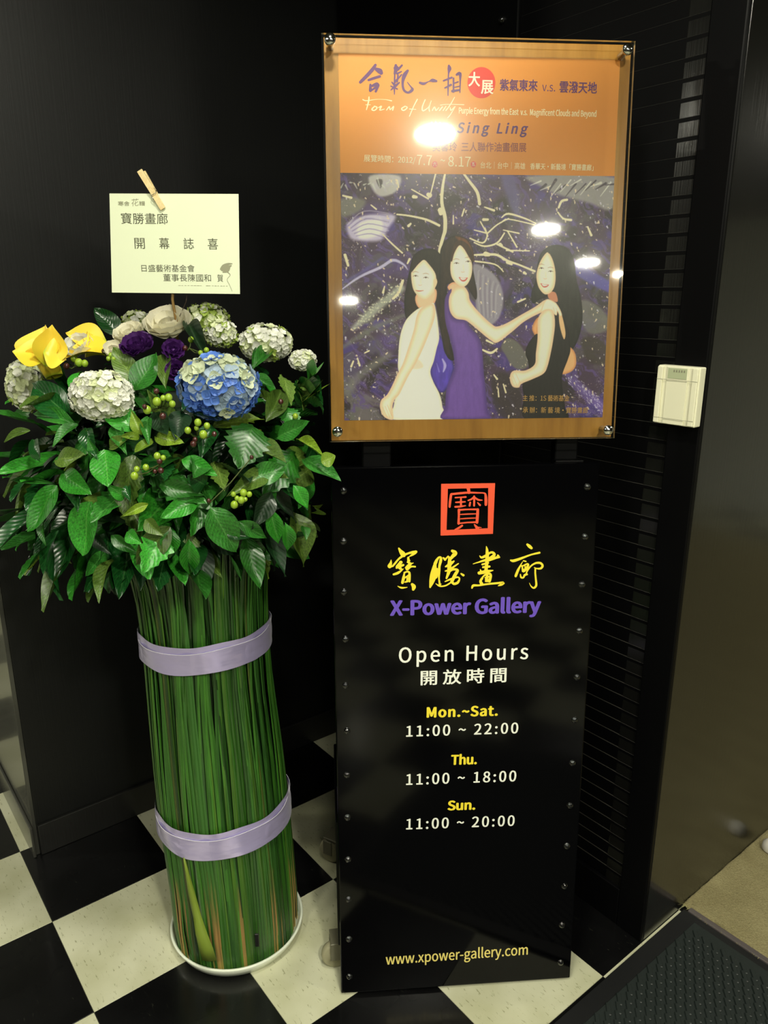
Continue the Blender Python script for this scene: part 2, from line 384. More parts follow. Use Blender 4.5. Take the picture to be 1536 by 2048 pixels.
for i, (x, y, p, lb) in enumerate(LAMPS):
    t_ = empty('ceiling_downlight', (x, y, CEIL), 'round recessed '+lb, 'lamp', 'downlights in the hall ceiling')
    V, Fc = lathe([(.083, 0), (.098, 0), (.098, -.006), (.083, -.010), (.083, 0)], 32)
    obj('trim_ring', pymesh('trim_ring', V, Fc, True), M_ring, t_, Matrix.Translation((x, y, CEIL)))
    V, Fc = lathe([(0.0001, -.004), (.082, -.004)], 32)
    obj('lens', pymesh('lens', V, Fc), M_glow, t_, Matrix.Translation((x, y, CEIL)))
    ld = bpy.data.lights.new('downlight', 'AREA'); ld.shape = 'DISK'; ld.size = .16; ld.energy = p; ld.color = LAMP_COL
    lo = bpy.data.objects.new('downlight', ld); COL.objects.link(lo); lo.location = (x, y, CEIL-.012); place(lo, None)

# ------------------------------------------------------------------ rubber mat
mt = empty('rubber_mat', g(2.6, 4, 0), 'dark green ribbed rubber entrance mat in the bottom right corner', 'mat')
obj('border', gbox(.6, 4.015, 3.03, 6.2, .0004, .007, .002), M_mat_b, mt)
obj('tread', gbox(.72, 3.95, 3.16, 6.1, .007, .0085, .0008), M_mat, mt)
rb = bmesh.new(); box_bm(rb, (0,0,0), .030, .010, .004, None, .0015, 1)
rm_ = bpy.data.meshes.new('rib'); rb.to_mesh(rm_); rb.free(); rm_.materials.append(M_mat)
cnt = 0; ribs = []
for i in range(70):
    for j in range(40):
        c = .8+i*.062; l = 3.2+j*.075+(.0375 if i % 2 else 0)
        if c > 3.9 or l > 6: continue
        P = g(c, l, .0095); pv = P-EYE
        z_ = pv.y*math.cos(PIT)-pv.z*math.sin(PIT); yy = 1024-F*(pv.y*math.sin(PIT)+pv.z*math.cos(PIT))/max(z_, .05)
        ribs.append((yy, c, l))
ribs.sort()
rr_ = bmesh.new()
for k, (yy, c, l) in enumerate(ribs):
    Mx = Matrix.Translation(g(c, l, .0093)) @ Matrix.Rotation(ANG+(.7 if k % 2 == 0 else -.2)*0+.75, 4, 'Z')
    if k < 290: obj('rib', rm_, None, mt, Mx)
    else:
        m2 = rm_.copy(); m2.transform(Mx); rr_.from_mesh(m2); bpy.data.meshes.remove(m2)
tag(obj('rib_field', rr_, M_mat, mt), kind='stuff')
# white door stop at the right edge
V, Fc = lathe([(.0001, .0), (.020, .0), (.023, .006), (.021, .022), (.012, .030), (.0001, .031)], 24)
tag(obj('door_stop', pymesh('door_stop', V, Fc, True), M_stop, None, Matrix.Translation(onz(1541, 1702, .012)+Vector((0,0,.002)))), 'small white rubber door stop on the beige carpet at the right edge', 'door stop')

# ------------------------------------------------------------------ bell box on the louver stile
bx = empty('wall_intercom', g(CW, 2.86, 1.265), 'white plastic box with grey display fixed to the black post', 'intercom')
def bb(c0, c1, l0, l1, z0, z1, bv): return gbox(CW-c1/T, CW-c0/T, l0, l1, z0, z1, bv)
zt, zb = 1.3235, 1.212; l0, l1 = 2.715, 3.0
obj('housing', bb(.0006, .022, l0, l1, zb, zt, .0025), M_bell, bx)
wL = l1-l0
obj('cover', bb(.0224, .0245, l0+wL*.24, l1-wL*.26, zb+.0015, zt-.0015, .0008), M_bell, bx)
obj('side_ridge', bb(.0224, .0262, l0+wL*.02, l0+wL*.15, zb+.002, zt-.002, .0014), M_bell, bx)
obj('side_ridge', bb(.0224, .0262, l1-wL*.15, l1-wL*.02, zb+.002, zt-.002, .0014), M_bell, bx)
obj('display', bb(.0247, .0252, l0+wL*.27, l1-wL*.28, zt-.0235, zt-.004, .0002), M_bell_lcd, bx)
dg = bmesh.new()
for k in range(5):
    box_bm(dg, g(CW-.0256/T, l0+wL*(.42+.06*k), zt-.009), .0003, .0022, .004, GR)
obj('display_digit', dg, M_bell_line, bx)
obj('seam', bb(.0262, .0266, l0+.004, l1-.004, zt-.0262, zt-.0256, 0), M_bell_line, bx)
obj('seam', bb(.0262, .0266, l0+.004, l1-.004, zb+.0118, zb+.0124, 0), M_bell_line, bx)

# ------------------------------------------------------------------ flat print helpers
def cr(pts, closed=False, n=6):
    """Catmull-Rom through points (any dimension)"""
    P = np.array(pts, float); m = len(P); out = []
    rngi = range(m) if closed else range(m-1)
    for i in rngi:
        p0 = P[(i-1) % m] if closed else P[max(i-1, 0)]; p1 = P[i]; p2 = P[(i+1) % m] if closed else P[i+1]; p3 = P[(i+2) % m] if closed else P[min(i+2, m-1)]
        for k in range(n):
            t = k/n; out.append(.5*((2*p1)+(-p0+p2)*t+(2*p0-5*p1+4*p2-p3)*t*t+(-p0+3*p1-3*p2+p3)*t**3))
    if not closed: out.append(P[-1])
    return np.array(out)
def strokes_mesh(name, strokes, plane, k, sxy, m, parent, smooth=4, wk=1.):
    """brush strokes: lists of (x, y, width) in a drawing frame, sxy=(ox, oy, scale) of that frame on the photograph"""
    V, Fc = [], []
    for si, s in enumerate(strokes):
        C = cr(s, False, smooth) if len(s) > 2 else np.array(s, float)
        kk = k+si*.000012
        L, Rr = [], []
        for i, (x, y, w_) in enumerate(C):
            a = C[max(i-1, 0)]; b = C[min(i+1, len(C)-1)]; tx, ty = b[0]-a[0], b[1]-a[1]; ln = math.hypot(tx, ty) or 1
            nx_, ny_ = -ty/ln, tx/ln; w_ = max(w_, 1)/2*wk
            L.append((x+nx_*w_, y+ny_*w_)); Rr.append((x-nx_*w_, y-ny_*w_))
        def cap(c, nd, sgn):
            x, y, w_ = c; w_ = max(w_, 1)/2; o = []
            for q in range(1, 5):
                an = math.pi*q/5; o.append((an, w_))
            return o
        # body quads
        base = len(V)
        def add(pt):
            uv = plane.uv(sxy[0]+pt[0]/sxy[2], sxy[1]+pt[1]/sxy[2]); V.append(plane.P(uv[0], uv[1], kk)); return len(V)-1
        li = [add(p) for p in L]; ri = [add(p) for p in Rr]
        for i in range(len(C)-1): Fc.append((li[i], ri[i], ri[i+1], li[i+1]))
        for c, a, b, sg in ((C[0], L[0], Rr[0], 1), (C[-1], Rr[-1], L[-1], 1)):
            ax, ay = a[0]-c[0], a[1]-c[1]; ring = []
            for q in range(1, 5):
                an = math.pi*q/5; ring.append((c[0]+ax*math.cos(an)-ay*math.sin(an), c[1]+ax*math.sin(an)+ay*math.cos(an)))
            ids = [add(a)]+[add(p) for p in ring]+[add(b)]; Fc.append(tuple(ids))
    return obj(name, pymesh(name, V, Fc), m, parent)
def poly_mesh(name, polys, plane, k, sxy, m, parent, smooth=0):
    V, Fc = [], []
    for p in polys:
        C = cr(p, True, smooth) if smooth else np.array(p, float); ids = []
        for x, y in C:
            uv = plane.uv(sxy[0]+x/sxy[2], sxy[1]+y/sxy[2]); V.append(plane.P(uv[0], uv[1], k)); ids.append(len(V)-1)
        Fc.append(tuple(ids))
    return obj(name, pymesh(name, V, Fc), m, parent)
FONTS = {}
def font(kind):
    if kind in FONTS: return FONTS[kind]
    f = None
    try:
        fd = os.path.join(bpy.utils.resource_path('LOCAL'), 'datafiles', 'fonts')
        f = bpy.data.fonts.load(os.path.join(fd, {'cjk': 'Noto Sans CJK Regular.woff2', 'inter': 'Inter.woff2'}[kind]))
    except Exception: f = None
    FONTS[kind] = f; return f
def text_mesh(s, kind='cjk', bold=0., spacing=1.):
    cu = bpy.data.curves.new('t', 'FONT'); cu.body = s; cu.size = 1; cu.offset = bold; cu.space_character = spacing; cu.resolution_u = 4
    f = font(kind)
    if f: cu.font = f
    o = bpy.data.objects.new('t', cu); COL.objects.link(o)
    dg_ = bpy.context.evaluated_depsgraph_get(); me = bpy.data.meshes.new_from_object(o.evaluated_get(dg_))
    bpy.data.objects.remove(o); bpy.data.curves.remove(cu); return me
REF = {}
def text(s, p0, p1, hpx, plane, m, parent, k=.0004, kind='cjk', bold=0., spacing=1., shear=0., name='lettering', cjk=False):
    """p0, p1: photo pixels of the baseline ends; hpx: cap (or character) height in px"""
    me = text_mesh(s, kind, 0., spacing); key = (kind, cjk)
    if bold:                                             # heavier strokes: the outline laid again a hair to each side
        b_ = bmesh.new()
        for q_, (ox, oy) in enumerate(((-1,0),(1,0),(0,.6),(0,-.6),(.7,.42),(-.7,-.42),(.7,-.42),(-.7,.42))):
            m2 = me.copy(); m2.transform(Matrix.Translation((ox*bold, oy*bold, q_*1e-3))); b_.from_mesh(m2); bpy.data.meshes.remove(m2)
        b_.to_mesh(me); b_.free()
    if key not in REF:
        r = text_mesh('國' if cjk else 'H', kind); ys = [v.co.y for v in r.vertices]; REF[key] = (min(ys), max(ys))
    y0, y1 = REF[key]
    if cjk: pass
    else: y0 = 0
    xs = [v.co.x for v in me.vertices]; x0, x1 = min(xs), max(xs)
    a = Vector(plane.uv(*p0)); b = Vector(plane.uv(*p1)); c = Vector(plane.uv(p0[0], p0[1]-hpx))
    sx = (b-a).length/(x1-x0); sy = (c-a).length/(y1-y0); d = (b-a).normalized(); up = Vector((-d.y, d.x))
    for v in me.vertices:
        q = a+d*((v.co.x-x0)*sx+shear*(v.co.y-y0)*sy)+up*((v.co.y-y0)*sy); v.co = plane.P(q.x, q.y, k+v.co.z*.02)
    me.name = name; return obj(name, me, m, parent)

# ------------------------------------------------------------------ black sign stand
SG = Plane((-.0923, 1.2797, .006), .0769, .057); SW, SH = .5035, 1.1455
sign = empty('sign_stand', SG.P(SW/2, 0), 'tall glossy black wheeled opening-hours sign board with rivets', 'sign')
def pbox(pl, a0, a1, b0, b1, k0, k1, bv=.002, seg=2):
    bm = bmesh.new(); box_bm(bm, pl.P((a0+a1)/2, (b0+b1)/2, (k0+k1)/2), a1-a0, b1-b0, abs(k1-k0), axes(pl.r, pl.u, pl.n), bv, seg); return bm
board = obj('board', pbox(SG, 0, SW, 0, SH, -.022, 0, .0025), M_board, sign)
obj('base_box', pbox(SG, -.0045, SW-.03, .10, .40, -.34, -.0225, .003), M_slat, sign)
for a0, a1 in ((.06, .115), (.43, .475)):
    obj('upright', pbox(SG, a0, a1, .4005, 1.74, -.075, -.046, .003), M_slat, sign)
obj('top_bracket', pbox(SG, .425, .480, 1.10, 1.148, -.0455, -.0225, .002), M_steel if False else M_slat, sign)
obj('top_bracket', pbox(SG, .055, .120, 1.09, 1.12, -.0455, -.0225, .002), M_slat, sign)
sv = bmesh.new(); bmesh.ops.create_uvsphere(sv, u_segments=20, v_segments=10, radius=.0068)
bmesh.ops.bisect_plane(sv, geom=list(sv.verts)+list(sv.edges)+list(sv.faces), plane_co=(0,0,0), plane_no=(0,0,1), clear_inner=True)
for v in sv.verts: v.co.z *= .75
smh = bpy.data.meshes.new('rivet'); sv.to_mesh(smh); sv.free(); smh.materials.append(M_stud); smh.shade_smooth()
SR = axes(SG.r, SG.u, SG.n).to_4x4()
for q in [(687,982),(687,1083),(688,1184),(691,1279),(691,1371),(694,1462),(694,1550),(695,1635),(696,1719),(697,1799),(698,1878),(699,1953),
          (1175,974),(1170,1074),(1164,1169),(1159,1262),(1154,1354),(1149,1440),(1145,1526),(1140,1611),(1134,1692),(1129,1772),(1124,1850),(1121,1925)]:
    uv = SG.uv(*q); obj('rivet', smh, None, sign, Matrix.Translation(SG.P(uv[0], uv[1], .0)) @ SR)
# casters
for (px, py, yaw) in ((666, 1929, .15), (656, 1720, -.5)):
    P = onz(px+6, py); ca = obj('caster', bmesh.new(), M_caster_fork, sign)
    bm = bmesh.new(); R_ = Matrix.Rotation(yaw, 3, 'Z')
    box_bm(bm, P+Vector((.012, .006, .072)), .05, .045, .006, R_, .001, 1)
    for s_ in (-1, 1): box_bm(bm, P+R_ @ Vector((.0, s_*.016, .05)), .026, .004, .042, R_, .001, 1)
    bm.to_mesh(ca.data); bm.free()
    V, Fc = lathe([(.0001, -.011), (.014, -.012), (.0155, -.009), (.026, -.011), (.031, -.008), (.0325, 0), (.031, .008), (.026, .011), (.0155, .009), (.014, .012), (.0001, .011)], 32)
    Mw = Matrix.Translation(P+Vector((0,0,.0328))) @ Matrix.Rotation(yaw, 4, 'Z') @ Matrix.Rotation(math.pi/2, 4, 'X')
    obj('wheel', pymesh('wheel', V, Fc, True), M_caster, ca, Mw)
# seal
S3 = (870, 955, 11.815)
seal = [[(150,210,96),(150,200,96)]]
fr_o = [(145,148),(1420,132),(1368,1330),(130,1372)]; fr_i = [(304,266),(1258,246),(1246,1198),(272,1240)]
V, Fc = [], []
for P_ in (fr_o, fr_i):
    for x, y in P_: uv = SG.uv(S3[0]+x/S3[2], S3[1]+y/S3[2]); V.append(SG.P(uv[0], uv[1], .0004))
for i in range(4): Fc.append((i, (i+1) % 4, 4+(i+1) % 4, 4+i))
obj('seal_frame', pymesh('seal_frame', V, Fc), M_print_red, board)
strokes_mesh('seal_character', [
    [(782,240,80),(795,300,76),(800,360,60)], [(345,690,50),(352,600,58),(368,480,58),(385,395,55),(430,388,50),(600,370,52),(800,355,48),(1000,360,36),(1160,368,34),(1195,420,56),(1203,540,70),(1200,640,62)],
    [(480,476,34),(600,468,30),(725,460,44)], [(490,585,34),(600,580,40),(712,572,30)], [(475,692,44),(590,686,46),(720,664,24)], [(612,470,44),(612,570,46),(612,680,50)],
    [(925,445,44),(925,560,46),(922,665,44)], [(922,455,40),(860,510,42),(785,540,36)], [(930,465,40),(1020,525,44),(1115,534,22)], [(830,590,44),(815,665,46)], [(1005,592,24),(1062,650,50)],
    [(565,765,64),(562,900,50),(556,1085,60)], [(560,765,46),(780,752,36),(1020,752,44)], [(1010,755,60),(1002,900,70),(990,1060,66)], [(600,872,24),(780,862,30),(980,856,22)], [(600,975,24),(780,962,30),(980,956,22)],
    [(550,1085,36),(760,1062,34),(1000,1052,42)], [(640,1135,46),(560,1190,50),(470,1225,22)], [(930,1110,30),(985,1180,70),(1010,1215,70)], [(990,1180,50),(1040,1178,30),(1095,1180,12)]],
    SG, .00045, S3, M_print_red, board)
A1 = (770, 1080, 9.035); A2 = (930, 1080, 9.035)
strokes_mesh('brush_character', [
    [(250,150,30),(280,200,62),(320,250,92),(340,280,60)], [(560,212,50),(500,222,50),(420,240,36),(330,280,44),(250,340,34),(190,410,36),(140,470,34)], [(110,360,14),(105,410,44),(85,470,80)],[(70,480,40),(130,475,28)],
    [(550,225,50),(500,262,40),(435,300,14)], [(420,320,40),(425,400,48)], [(290,400,56),(220,480,56)], [(330,450,40),(210,500,40)], [(275,395,40),(270,500,40)], [(270,505,60),(300,530,30)], [(330,520,14),(240,590,46),(155,620,36)],
    [(440,370,34),(400,400,20)], [(510,412,16),(430,450,40),(375,500,34)], [(545,480,30),(470,480,34),(400,520,60)], [(455,430,60),(400,500,46)],
    [(350,590,20),(335,680,50),(315,770,50)], [(350,590,34),(400,570,30),(440,590,40),(440,680,50),(440,745,40)], [(345,690,24),(420,640,30)], [(360,760,24),(400,745,40)], [(400,680,30),(400,740,30)],
    [(230,832,10),(300,862,34),(400,852,12)], [(490,800,50),(520,840,76),(510,890,50)]], SG, .00045, A1, M_print_yellow, board)
strokes_mesh('brush_character', [
    [(900,450,60),(880,600,116),(850,730,100),(815,850,34)], [(905,430,60),(930,370,50),(975,312,34),(1010,320,40),(1005,380,52),(985,460,44),(978,560,44),(975,700,30),(990,810,40)], [(930,540,80),(900,650,110)], [(905,430,56),(930,390,44)],
    [(1215,195,50),(1270,235,76),(1215,300,60),(1180,350,40)], [(1050,320,26),(1085,350,50)], [(1140,290,20),(1165,330,50),(1165,420,70),(1160,500,70),(1150,580,60),(1110,690,34)], [(1100,340,30),(1140,290,24)],
    [(1245,380,28),(1180,430,60),(1095,480,28)], [(1325,425,22),(1230,490,34),(1160,540,40),(1090,560,24)], [(1150,570,44),(1230,530,40),(1310,545,50),(1270,620,60),(1230,700,60),(1200,760,50)],
    [(1085,750,18),(1150,720,32),(1230,690,36),(1310,670,30),(1345,700,30),(1310,770,46),(1240,790,44),(1215,750,40)], [(915,785,8),(970,822,30),(1030,835,26),(1110,815,28),(1190,765,26)], [(1375,608,28),(1415,635,44)], [(1020,790,6),(990,815,20)]],
    SG, .00045, A1, M_print_yellow, board)
strokes_mesh('brush_character', [
    [(385,115,14),(397,180,46),(400,300,64),(392,420,60),(378,550,60)], [(265,285,18),(300,315,40),(380,280,46),(450,230,36),(500,225,44),(530,265,50),(470,320,60),(430,340,50)], [(590,275,30),(600,300,44),(500,340,44),(400,370,50)], [(145,430,12),(250,398,26),(380,360,44),(620,310,30)],
    [(310,440,34),(420,410,30)], [(325,490,36),(440,478,40)], [(255,595,60),(380,570,60),(505,548,18)], [(275,530,14),(290,570,40)], [(310,690,40),(280,740,46),(300,790,60)], [(300,690,24),(360,630,34),(430,605,44),(465,640,44),(440,740,56)], [(385,640,16),(370,720,26)], [(360,680,20),(440,660,34)], [(370,745,26),(440,742,36)], [(400,640,40),(400,740,34)],
    [(125,865,30),(150,820,44),(250,818,34),(400,795,34),(560,780,36),(690,770,44),(660,800,44),(600,825,16)]], SG, .00045, A2, M_print_yellow, board)
strokes_mesh('brush_character', [
    [(1125,80,40),(1165,115,60),(1200,145,46)], [(1345,228,36),(1200,262,30),(1080,305,36),(960,350,46),(870,375,50),(825,365,28)], [(1040,390,10),(990,480,30),(950,560,46),(915,650,46)], [(1055,375,22),(1100,385,24)],
    [(1020,470,30),(1060,460,26),(1120,430,30),(1140,450,40),(1110,510,50),(1060,560,50)], [(1030,470,26),(1045,560,40)], [(1085,470,20),(1080,540,20)], [(1000,620,18),(1010,670,34),(1050,680,30),(1080,630,40),(1120,620,34)],
    [(1120,620,30),(1110,590,26),(1140,530,30),(1200,460,30),(1280,415,34),(1360,415,40),(1400,460,42),(1370,510,40),(1300,515,24),(1250,495,14)], [(1270,510,30),(1268,600,30),(1280,720,34),(1285,820,40),(1240,865,34),(1190,830,20),(1160,770,6)]],
    SG, .00045, A2, M_print_yellow, board)
text('X-Power Gallery', (779.5, 1230.5), (1081.5, 1224), 28.5, SG, M_print_purple, board, bold=.018)
text('Open Hours', (797.5, 1325), (1056, 1317.5), 29.5, SG, M_print_white, board, bold=.006, spacing=1.1)
text('開 放 時 間', (841, 1370.5), (1012.5, 1364), 28, SG, M_print_white, board, bold=.007, cjk=True)
text('Mon.~Sat.', (853, 1434.5), (995.5, 1430.5), 19.5, SG, M_print_yellow, board, bold=.018, spacing=1.05)
text('11:00 ~ 22:00', (812, 1473), (1036, 1466), 21, SG, M_print_white, board, bold=.008, spacing=1.1)
text('Thu.', (901.7, 1529), (953.7, 1527.4), 18.5, SG, M_print_yellow, board, bold=.018)
text('11:00 ~ 18:00', (812, 1569.5), (1032, 1562), 21, SG, M_print_white, board, bold=.008, spacing=1.1)
text('Sun.', (894.7, 1620), (950.5, 1618.3), 18, SG, M_print_yellow, board, bold=.018)
text('11:00 ~ 20:00', (812, 1658.5), (1028.7, 1651), 20.5, SG, M_print_white, board, bold=.008, spacing=1.1)
text('www.xpower-gallery.com', (771.5, 1929), (1055.5, 1908.5), 20, SG, M_print_gold, board, bold=.006)

# ------------------------------------------------------------------ acrylic framed poster
PF = Plane((-.0973, 1.335, 1.1986), .0777, .0819); PW, PH = .5236, .6636
poster = empty('framed_poster', PF.P(PW/2, 0), 'exhibition poster of three women under clear acrylic on a wooden panel', 'poster')
WD = PF.shifted(-.029)
def quad_box(name, plane, px4, thick, m, parent, bv=.001):
    """board whose front face has these photo corners (TL, TR, BR, BL); squared up on its plane"""
    U = [plane.uv(*q) for q in px4]; a0 = (U[0][0]+U[3][0])/2; a1 = (U[1][0]+U[2][0])/2; b0 = (U[2][1]+U[3][1])/2; b1 = (U[0][1]+U[1][1])/2
    return obj(name, pbox(plane, a0, a1, b0, b1, -thick, 0, bv), m, parent), (a0, a1, b0, b1)
wood, wr = quad_box('wood_panel', WD, [(648,73),(1259,90),(1226,877),(662,879)], .016, M_wood, poster, .0015)
print('wood rect', wr)
acr = pbox(PF, 0, PW, 0, PH, -.0060, 0, .0); me = bpy.data.meshes.new('acrylic'); acr.to_mesh(me); acr.free()
me.materials.append(M_acryl); me.materials.append(M_acryl_edge)
for p in me.polygons:
    if abs(p.normal.dot(PF.n)) < .5: p.material_index = 1
obj('acrylic_sheet', me, None, poster)
# four stand-off bolts from panel to acrylic
for q in ((660, 80), (1254, 100), (1215, 860), (675, 863)):
    uv = PF.uv(*q); V, Fc = lathe([(.0001, .0085), (.0075, .0082), (.0092, .006), (.0094, .001), (.006, .0005), (.006, -.0286), (.0001, -.0287)], 24)
    obj('standoff_bolt', pymesh('standoff_bolt', V, Fc, True), M_chrome, poster, Matrix.Translation(PF.P(uv[0], uv[1], .0)) @ axes(PF.r, PF.u, PF.n).to_4x4())
PR = WD.shifted(.0006)
U = [PR.uv(*q) for q in ((677.5,104),(1240,122.5),(1205,837.5),(688,838))]
pa0 = (U[0][0]+U[3][0])/2; pa1 = (U[1][0]+U[2][0])/2; pb0 = (U[2][1]+U[3][1])/2; pb1 = (U[0][1]+U[1][1])/2
mid = (PR.uv(682, 344)[1]+PR.uv(1227.5, 354)[1])/2
sheet = obj('poster_sheet', pbox(PR, pa0, pa1, pb0, pb1, -.0004, 0, 0), M_post_white, poster)
obj('title_field', pbox(PR, pa0, pa1, mid, pb1, .0001, .00025, 0), M_post_orange, sheet)
TP = PR.shifted(.0004)
T4 = (710, 115, 6.98)
strokes_mesh('brush_title', [
    [(285,105,30),(250,160,40),(170,250,40),(75,345,34)], [(300,165,40),(345,190,60),(365,215,44)], [(190,315,26),(260,290,30),(345,265,30)], [(215,380,24),(215,460,36)], [(230,400,24),(300,375,44),(325,380,26)], [(235,455,20),(300,410,26)], [(325,390,30),(290,475,26)],
    [(570,110,30),(548,230,16)], [(655,110,22),(600,170,24)], [(575,150,60),(565,220,20)], [(650,195,12),(590,225,24)], [(735,185,28),(690,250,46),(665,350,28),(680,450,26),(740,490,26),(800,450,34),(780,410,16),(730,345,8)],
    [(555,230,16),(550,400,20),(550,515,10)], [(500,455,10),(560,400,30),(620,350,14)], [(515,345,14),(560,400,24)], [(500,400,14),(590,440,16)], [(650,240,14),(560,340,26)], [(600,250,20),(590,340,16)],
    [(905,352,24),(960,365,30),(1030,335,8),(1080,320,40),(1135,330,24)],
    [(1310,115,24),(1318,160,44),(1305,230,16),(1300,400,18),(1298,530,12)], [(1235,325,18),(1350,280,22)], [(1255,425,16),(1340,380,22)], [(1375,290,20),(1375,480,20)], [(1380,360,14),(1440,340,14)], [(1420,240,26),(1465,225,36),(1468,330,18),(1465,490,12)], [(1375,420,12),(1460,400,12)], [(1360,470,30),(1450,455,20)]],
    TP, .0001, T4, M_post_purple, sheet, wk=1.25)
strokes_mesh('script_title', [
    [(110,588,14),(160,604,12),(300,585,6),(420,588,6),(510,605,14)], [(195,550,12),(190,610,18),(160,730,10)], [(150,660,8),(215,660,8)], [(265,690,16),(235,725,18),(270,740,16),(310,700,16),(270,680,14)],
    [(330,700,12),(370,680,16),(345,735,14),(410,720,8)], [(440,735,12),(480,685,14),(490,730,12),(540,680,12),(525,735,16)], [(700,680,14),(650,715,16),(680,740,16),(730,700,14),(700,680,10)], [(870,585,14),(820,680,12),(760,820,10)], [(760,720,10),(850,725,8)],
    [(980,590,12),(940,690,14),(950,745,16),(1030,690,10),(1065,600,12),(1035,700,12),(1040,750,14)], [(1080,740,12),(1110,690,12),(1130,740,14),(1170,700,10)], [(1180,740,16),(1220,690,14)], [(1230,740,14),(1270,680,10)], [(1390,555,8),(1330,660,12),(1270,740,14)], [(1190,665,8),(1300,655,6),(1520,660,10)], [(1330,700,10),(1340,740,12),(1400,680,10),(1330,800,10),(1295,840,12)]],
    TP, .00012, T4, M_post_cream, sheet, wk=1.15)
Z1 = (640, 60, 2.4)
ring = [(775+67*math.cos(t)*1., 253+75*math.sin(t)) for t in np.linspace(0, 2*math.pi, 40)[:-1]]
poly_mesh('red_disc', [ring], TP, .00005, Z1, M_post_red, sheet)
def z1(x, y): return (640+x/2.4, 60+y/2.4)
def z2(x, y): return (640+x/2.4, 460+y/2.4)
text('大', z1(712,270), z1(768,271), 27, TP, M_post_white, sheet, .0002, bold=.01, cjk=True)
text('展', z1(772,306), z1(832,307), 27, TP, M_post_white, sheet, .0002, bold=.01, cjk=True)
text('紫氣東來', z1(862,291), z1(1044,295), 22, TP, M_post_purple, sheet, .0002, bold=.008, cjk=True)
text('v.s.', z1(1066,293), z1(1128,295), 17, TP, M_post_purple, sheet, .0002)
text('雲潑天地', z1(1148,300), z1(1328,306), 22, TP, M_post_purple, sheet, .0002, bold=.008, cjk=True)
text('Purple Energy from the East  v.s.  Magnificent Clouds and Beyond', z1(666,401), z1(1326,417), 12, TP, M_post_cream, sheet, .0002, bold=.012)
text('Wu Sing Ling', z1(520,491), z1(992,498), 20, TP, M_post_purple, sheet, .0002, bold=.012, shear=.22, spacing=1.15)
text('吳馨玲  三人聯作油畫個展', z1(540,582), z1(990,586), 18, TP, M_post_mauve, sheet, .0002, cjk=True, bold=.003)
text('展覽時間：2012/', z1(210,632), z1(458,642), 13.5, TP, M_post_cream, sheet, .0002, cjk=True, bold=.003)
text('7.7', z1(464,647), z1(536,650), 20, TP, M_post_cream, sheet, .0002)
text('~', z1(578,650), z1(600,650), 20, TP, M_post_cream, sheet, .0002)
text('8.17', z1(615,654), z1(722,657), 20, TP, M_post_cream, sheet, .0002)
for cx, s_ in ((551, '六'), (736, '五')):
    poly_mesh('red_dot', [[(cx+13*math.cos(t), 645+15*math.sin(t)) for t in np.linspace(0, 2*math.pi, 20)[:-1]]], TP, .00015, Z1, M_post_red, sheet)
    text(s_, z1(cx-8,654), z1(cx+8,654), 8, TP, M_post_white, sheet, .0003, cjk=True, bold=.003)
text('台北｜台中｜高雄', z1(770,664), z1(985,669), 12.5, TP, M_post_cream, sheet, .0002, cjk=True)
text('香華天・新藝境「寶勝畫廊」', z1(1008,669), z1(1312,676), 12, TP, M_post_cream, sheet, .0002, cjk=True, bold=.006)
text('主 推：1S 藝術基金', z2(972,821), z2(1196,822), 11.5, TP, M_post_gold, sheet, .0004, cjk=True, bold=.003)
text('承 辦：新 藝 境・寶勝畫廊', z2(972,878), z2(1285,880), 11.5, TP, M_post_gold, sheet, .0004, cjk=True, bold=.003)

# ---- the printed picture: colours painted on a fine flat grid
NXg, NYg = 660, 590
ua = np.linspace(pa0, pa1, NXg); va = np.linspace(pb0, mid, NYg)
UU, VV = np.meshgrid(ua, va); O_, r_, u_ = (np.array(q) for q in (PR.O, PR.r, PR.u))
PT = O_[None,None]+UU[...,None]*r_+VV[...,None]*u_+np.array(PR.n)*.0002
dz = PT-np.array([0,0,H]); cp, sp = math.cos(PIT), math.sin(PIT)
zz = dz[...,1]*cp-dz[...,2]*sp; X2 = ((768+F*dz[...,0]/zz)-640)*2.4; Y2 = ((1024-F*(dz[...,1]*sp+dz[...,2]*cp)/zz)-460)*2.4   # drawing frame
def vnoise(x, y, seed):
    r = np.random.default_rng(seed); tab = r.random((64, 64)); xi = np.floor(x).astype(int); yi = np.floor(y).astype(int)
    fx = x-xi; fy = y-yi; fx = fx*fx*(3-2*fx); fy = fy*fy*(3-2*fy); q = lambda a, b: tab[(a) % 64, (b) % 64]
    return (q(xi, yi)*(1-fx)+q(xi+1, yi)*fx)*(1-fy)+(q(xi, yi+1)*(1-fx)+q(xi+1, yi+1)*fx)*fy
def fbm(x, y, seed, o=4):
    s = 0; a = .5; tot = 0
    for i in range(o): s = s+a*vnoise(x*2**i+seed*3.1, y*2**i+seed*7.7, seed+i); tot += a; a *= .55
    return s/tot
def sstep(a, b, x): t = np.clip((x-a)/(b-a), 0, 1); return t*t*(3-2*t)
img = np.zeros(X2.shape+(3,)); img[:] = (66, 48, 72)
def over(rgb, al):
    global img
    img = img*(1-al[...,None])+np.array(rgb, float)*al[...,None] if not (isinstance(rgb, np.ndarray) and rgb.ndim == 3) else img*(1-al[...,None])+rgb*al[...,None]
wx = X2+120*(fbm(X2/160, Y2/160, 3)-.5); wy = Y2+120*(fbm(X2/160, Y2/160, 9)-.5)
d1 = fbm((wx*.75+wy*.66)/260, (wy*.75-wx*.66)/60, 21, 5)          # diagonal paint drags
over((78,58,118), sstep(.45,.7,fbm(wx/120, wy/120, 5))*.75)
over((40,34,38), sstep(.5,.7,fbm(wx/150, wy/150, 31))*.8)
over((112,108,110), sstep(.55,.72,d1)*sstep(1000,100,X2)*sstep(150,330,Y2)*.8)
